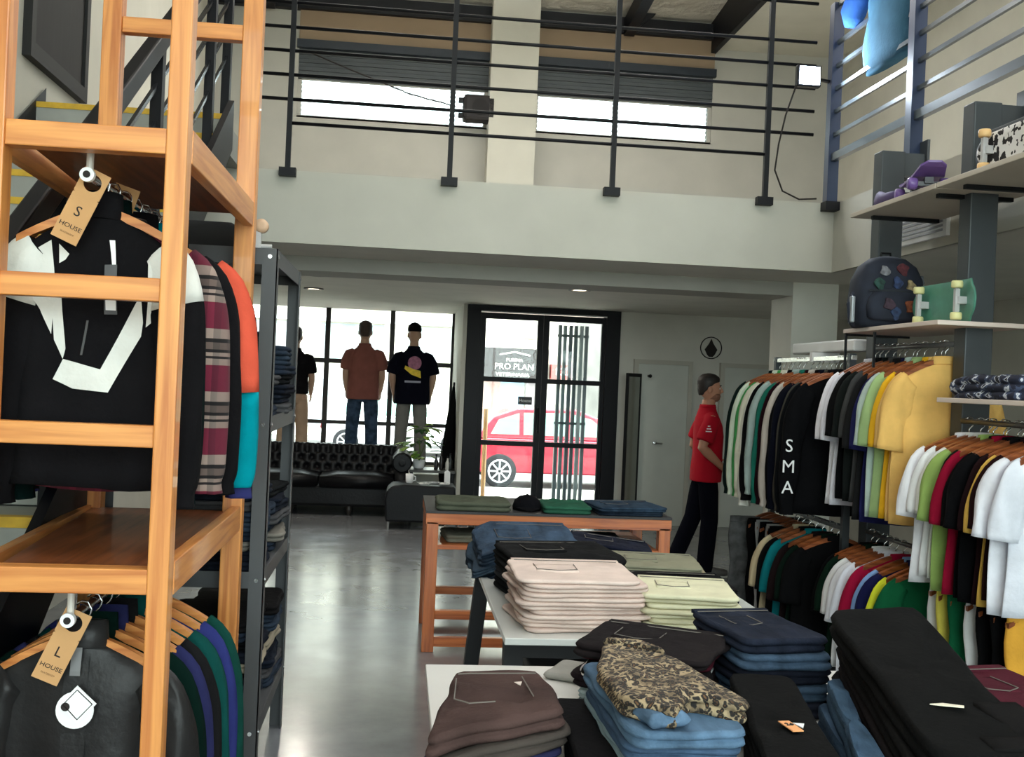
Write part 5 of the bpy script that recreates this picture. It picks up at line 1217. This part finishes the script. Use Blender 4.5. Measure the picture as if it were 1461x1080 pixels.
arm_r = ((-.185,0,1.372),(-.225,.085,1.13),(-.175,-.10,.965),(.25,-.75,-.25),(.9,.3,0))
so = figure(ps, 1.715, SKIN, M('red_polo', (176,14,36), .85, var=.06, bump=.15, bscale=50, spec=.2), cloth((22,24,40)), plain((96,94,92), .7, 'grey_suede'), (arm_r, arm_l),
       (((-.09,0,.90),(-.10,-.03,.49),(-.105,.0,.08)),((.09,0,.90),(.10,.08,.49),(.10,.25,.09))), hair=HAIR, shirt_hem=.825, loose=1.04, vox=.0065, sleeve=.6)
em = MB().prism([(-.03,-.035),(-.012,-.035),(.002,-.005),(-.006,.01)], -.003, .0, 'x') if False else MB()
for j, (dz, L1) in enumerate(((.0,.05),(.022,.035),(.044,.018))):
    em.bar((-.275,.045-.02*0-L1/2,1.245+dz),(-.275,.045+L1/2,1.245+dz),.012,.008)
em.build('sleeve_emblem', WHT, ps)
MB().tube([(-.13,-.06,1.325),(-.135,-.05,1.35),(-.13,-.02,1.36)], .006).build('chest_badge', WHT, ps) if False else None
# beard shadow as a thin cap of short hair on jaw
bd_ = MB(); k_ = 1.715/1.75
bd_.loft([[(x, min(y, interp(z/k_, [(1.52,.02),(1.55,.012),(1.575,-.03),(1.60,-.058)])), z) for x, y, z in ring((c[0]*k_, c[1]*k_), (rx+.0025)*k_, (ry+.0025)*k_, z*k_, 20)] for c, rx, ry, z in (((0,-.034),.030,.040,1.523),((0,-.028),.050,.068,1.545),((0,-.016),.062,.084,1.575),((0,-.010),.066,.086,1.595))])
bd_.build('beard', M('short_beard', (146,102,82), .8, var=.2, scale=60), ps, True)
MS = M('mannequin_skin', (176,140,118), .5, var=.04)
def arm(sx): return ((sx*.185,0,1.372),(sx*.215,-.02,1.12),(sx*.20,-.15,.93),(0,-.6,-.8),(-sx,.2,0))
def arm2(sx): return ((sx*.185,0,1.372),(sx*.245,.015,1.13),(sx*.22,-.10,.92),(0,-.4,-.9),(-sx,.2,0))
mlegs = (((-.09,0,.90),(-.115,-.02,.49),(-.13,.0,.08)),((.09,0,.90),(.115,-.02,.49),(.13,.0,.08)))
mq = thing('mannequin', 'mannequin in rust T-shirt and blue jeans seen from behind in window', 'mannequin', (-.44,13.7,.42), PI)
figure(mq, 1.83, MS, cloth((122,76,68)), denim((48,74,108)), plain((40,40,44), .6, 'dark_shoe'), (arm(-1),arm(1)), mlegs, hair=M('brown_hair', (52,34,30), .7, var=.3, scale=40), shirt_hem=.83, loose=1.05, vox=.012)
mq = thing('mannequin', 'mannequin in navy printed T-shirt and cap seen from behind in window', 'mannequin', (.17,13.7,.42), PI)
figure(mq, 1.82, MS, cloth((20,22,42)), cloth((112,110,106)), plain((40,40,44), .6, 'dark_shoe'), (arm2(-1),arm2(1)), mlegs, cap=cloth((38,36,36)), shirt_hem=.80, loose=1.18, vox=.012, sleeve=.7)
pr = MB(); pr.lathe([(.06,-.004),(.085,.0),(.085,.004)], (-.015,.138,1.345), 'y', 20); pr.build('print_circle', M('print_mauve', (150,96,120), .8, var=.3, scale=30), mq)
pr = MB().prism([(-.10,1.16),(.02,1.20),(.11,1.27),(.10,1.31),(.0,1.27),(-.09,1.25)], .139, .146); pr.build('print_swoosh', M('print_yellow', (222,190,60), .8, var=.15, scale=30), mq)
MB().box(-.10,.10,.140,.146,1.10,1.125).build('print_band', plain((150,150,165), .8, 'print_grey'), mq)
mq = thing('mannequin', 'mannequin in black top and long beige trousers at left of window', 'mannequin', (-1.29,13.7,.42), PI)
figure(mq, 1.72, MS, cloth((34,32,36)), cloth((168,140,118)), plain((60,50,46), .6, 'brown_shoe'), (arm(-1),arm(1)), mlegs, hair=HAIR, shirt_hem=.92, vox=.012, pants_hem=.02)
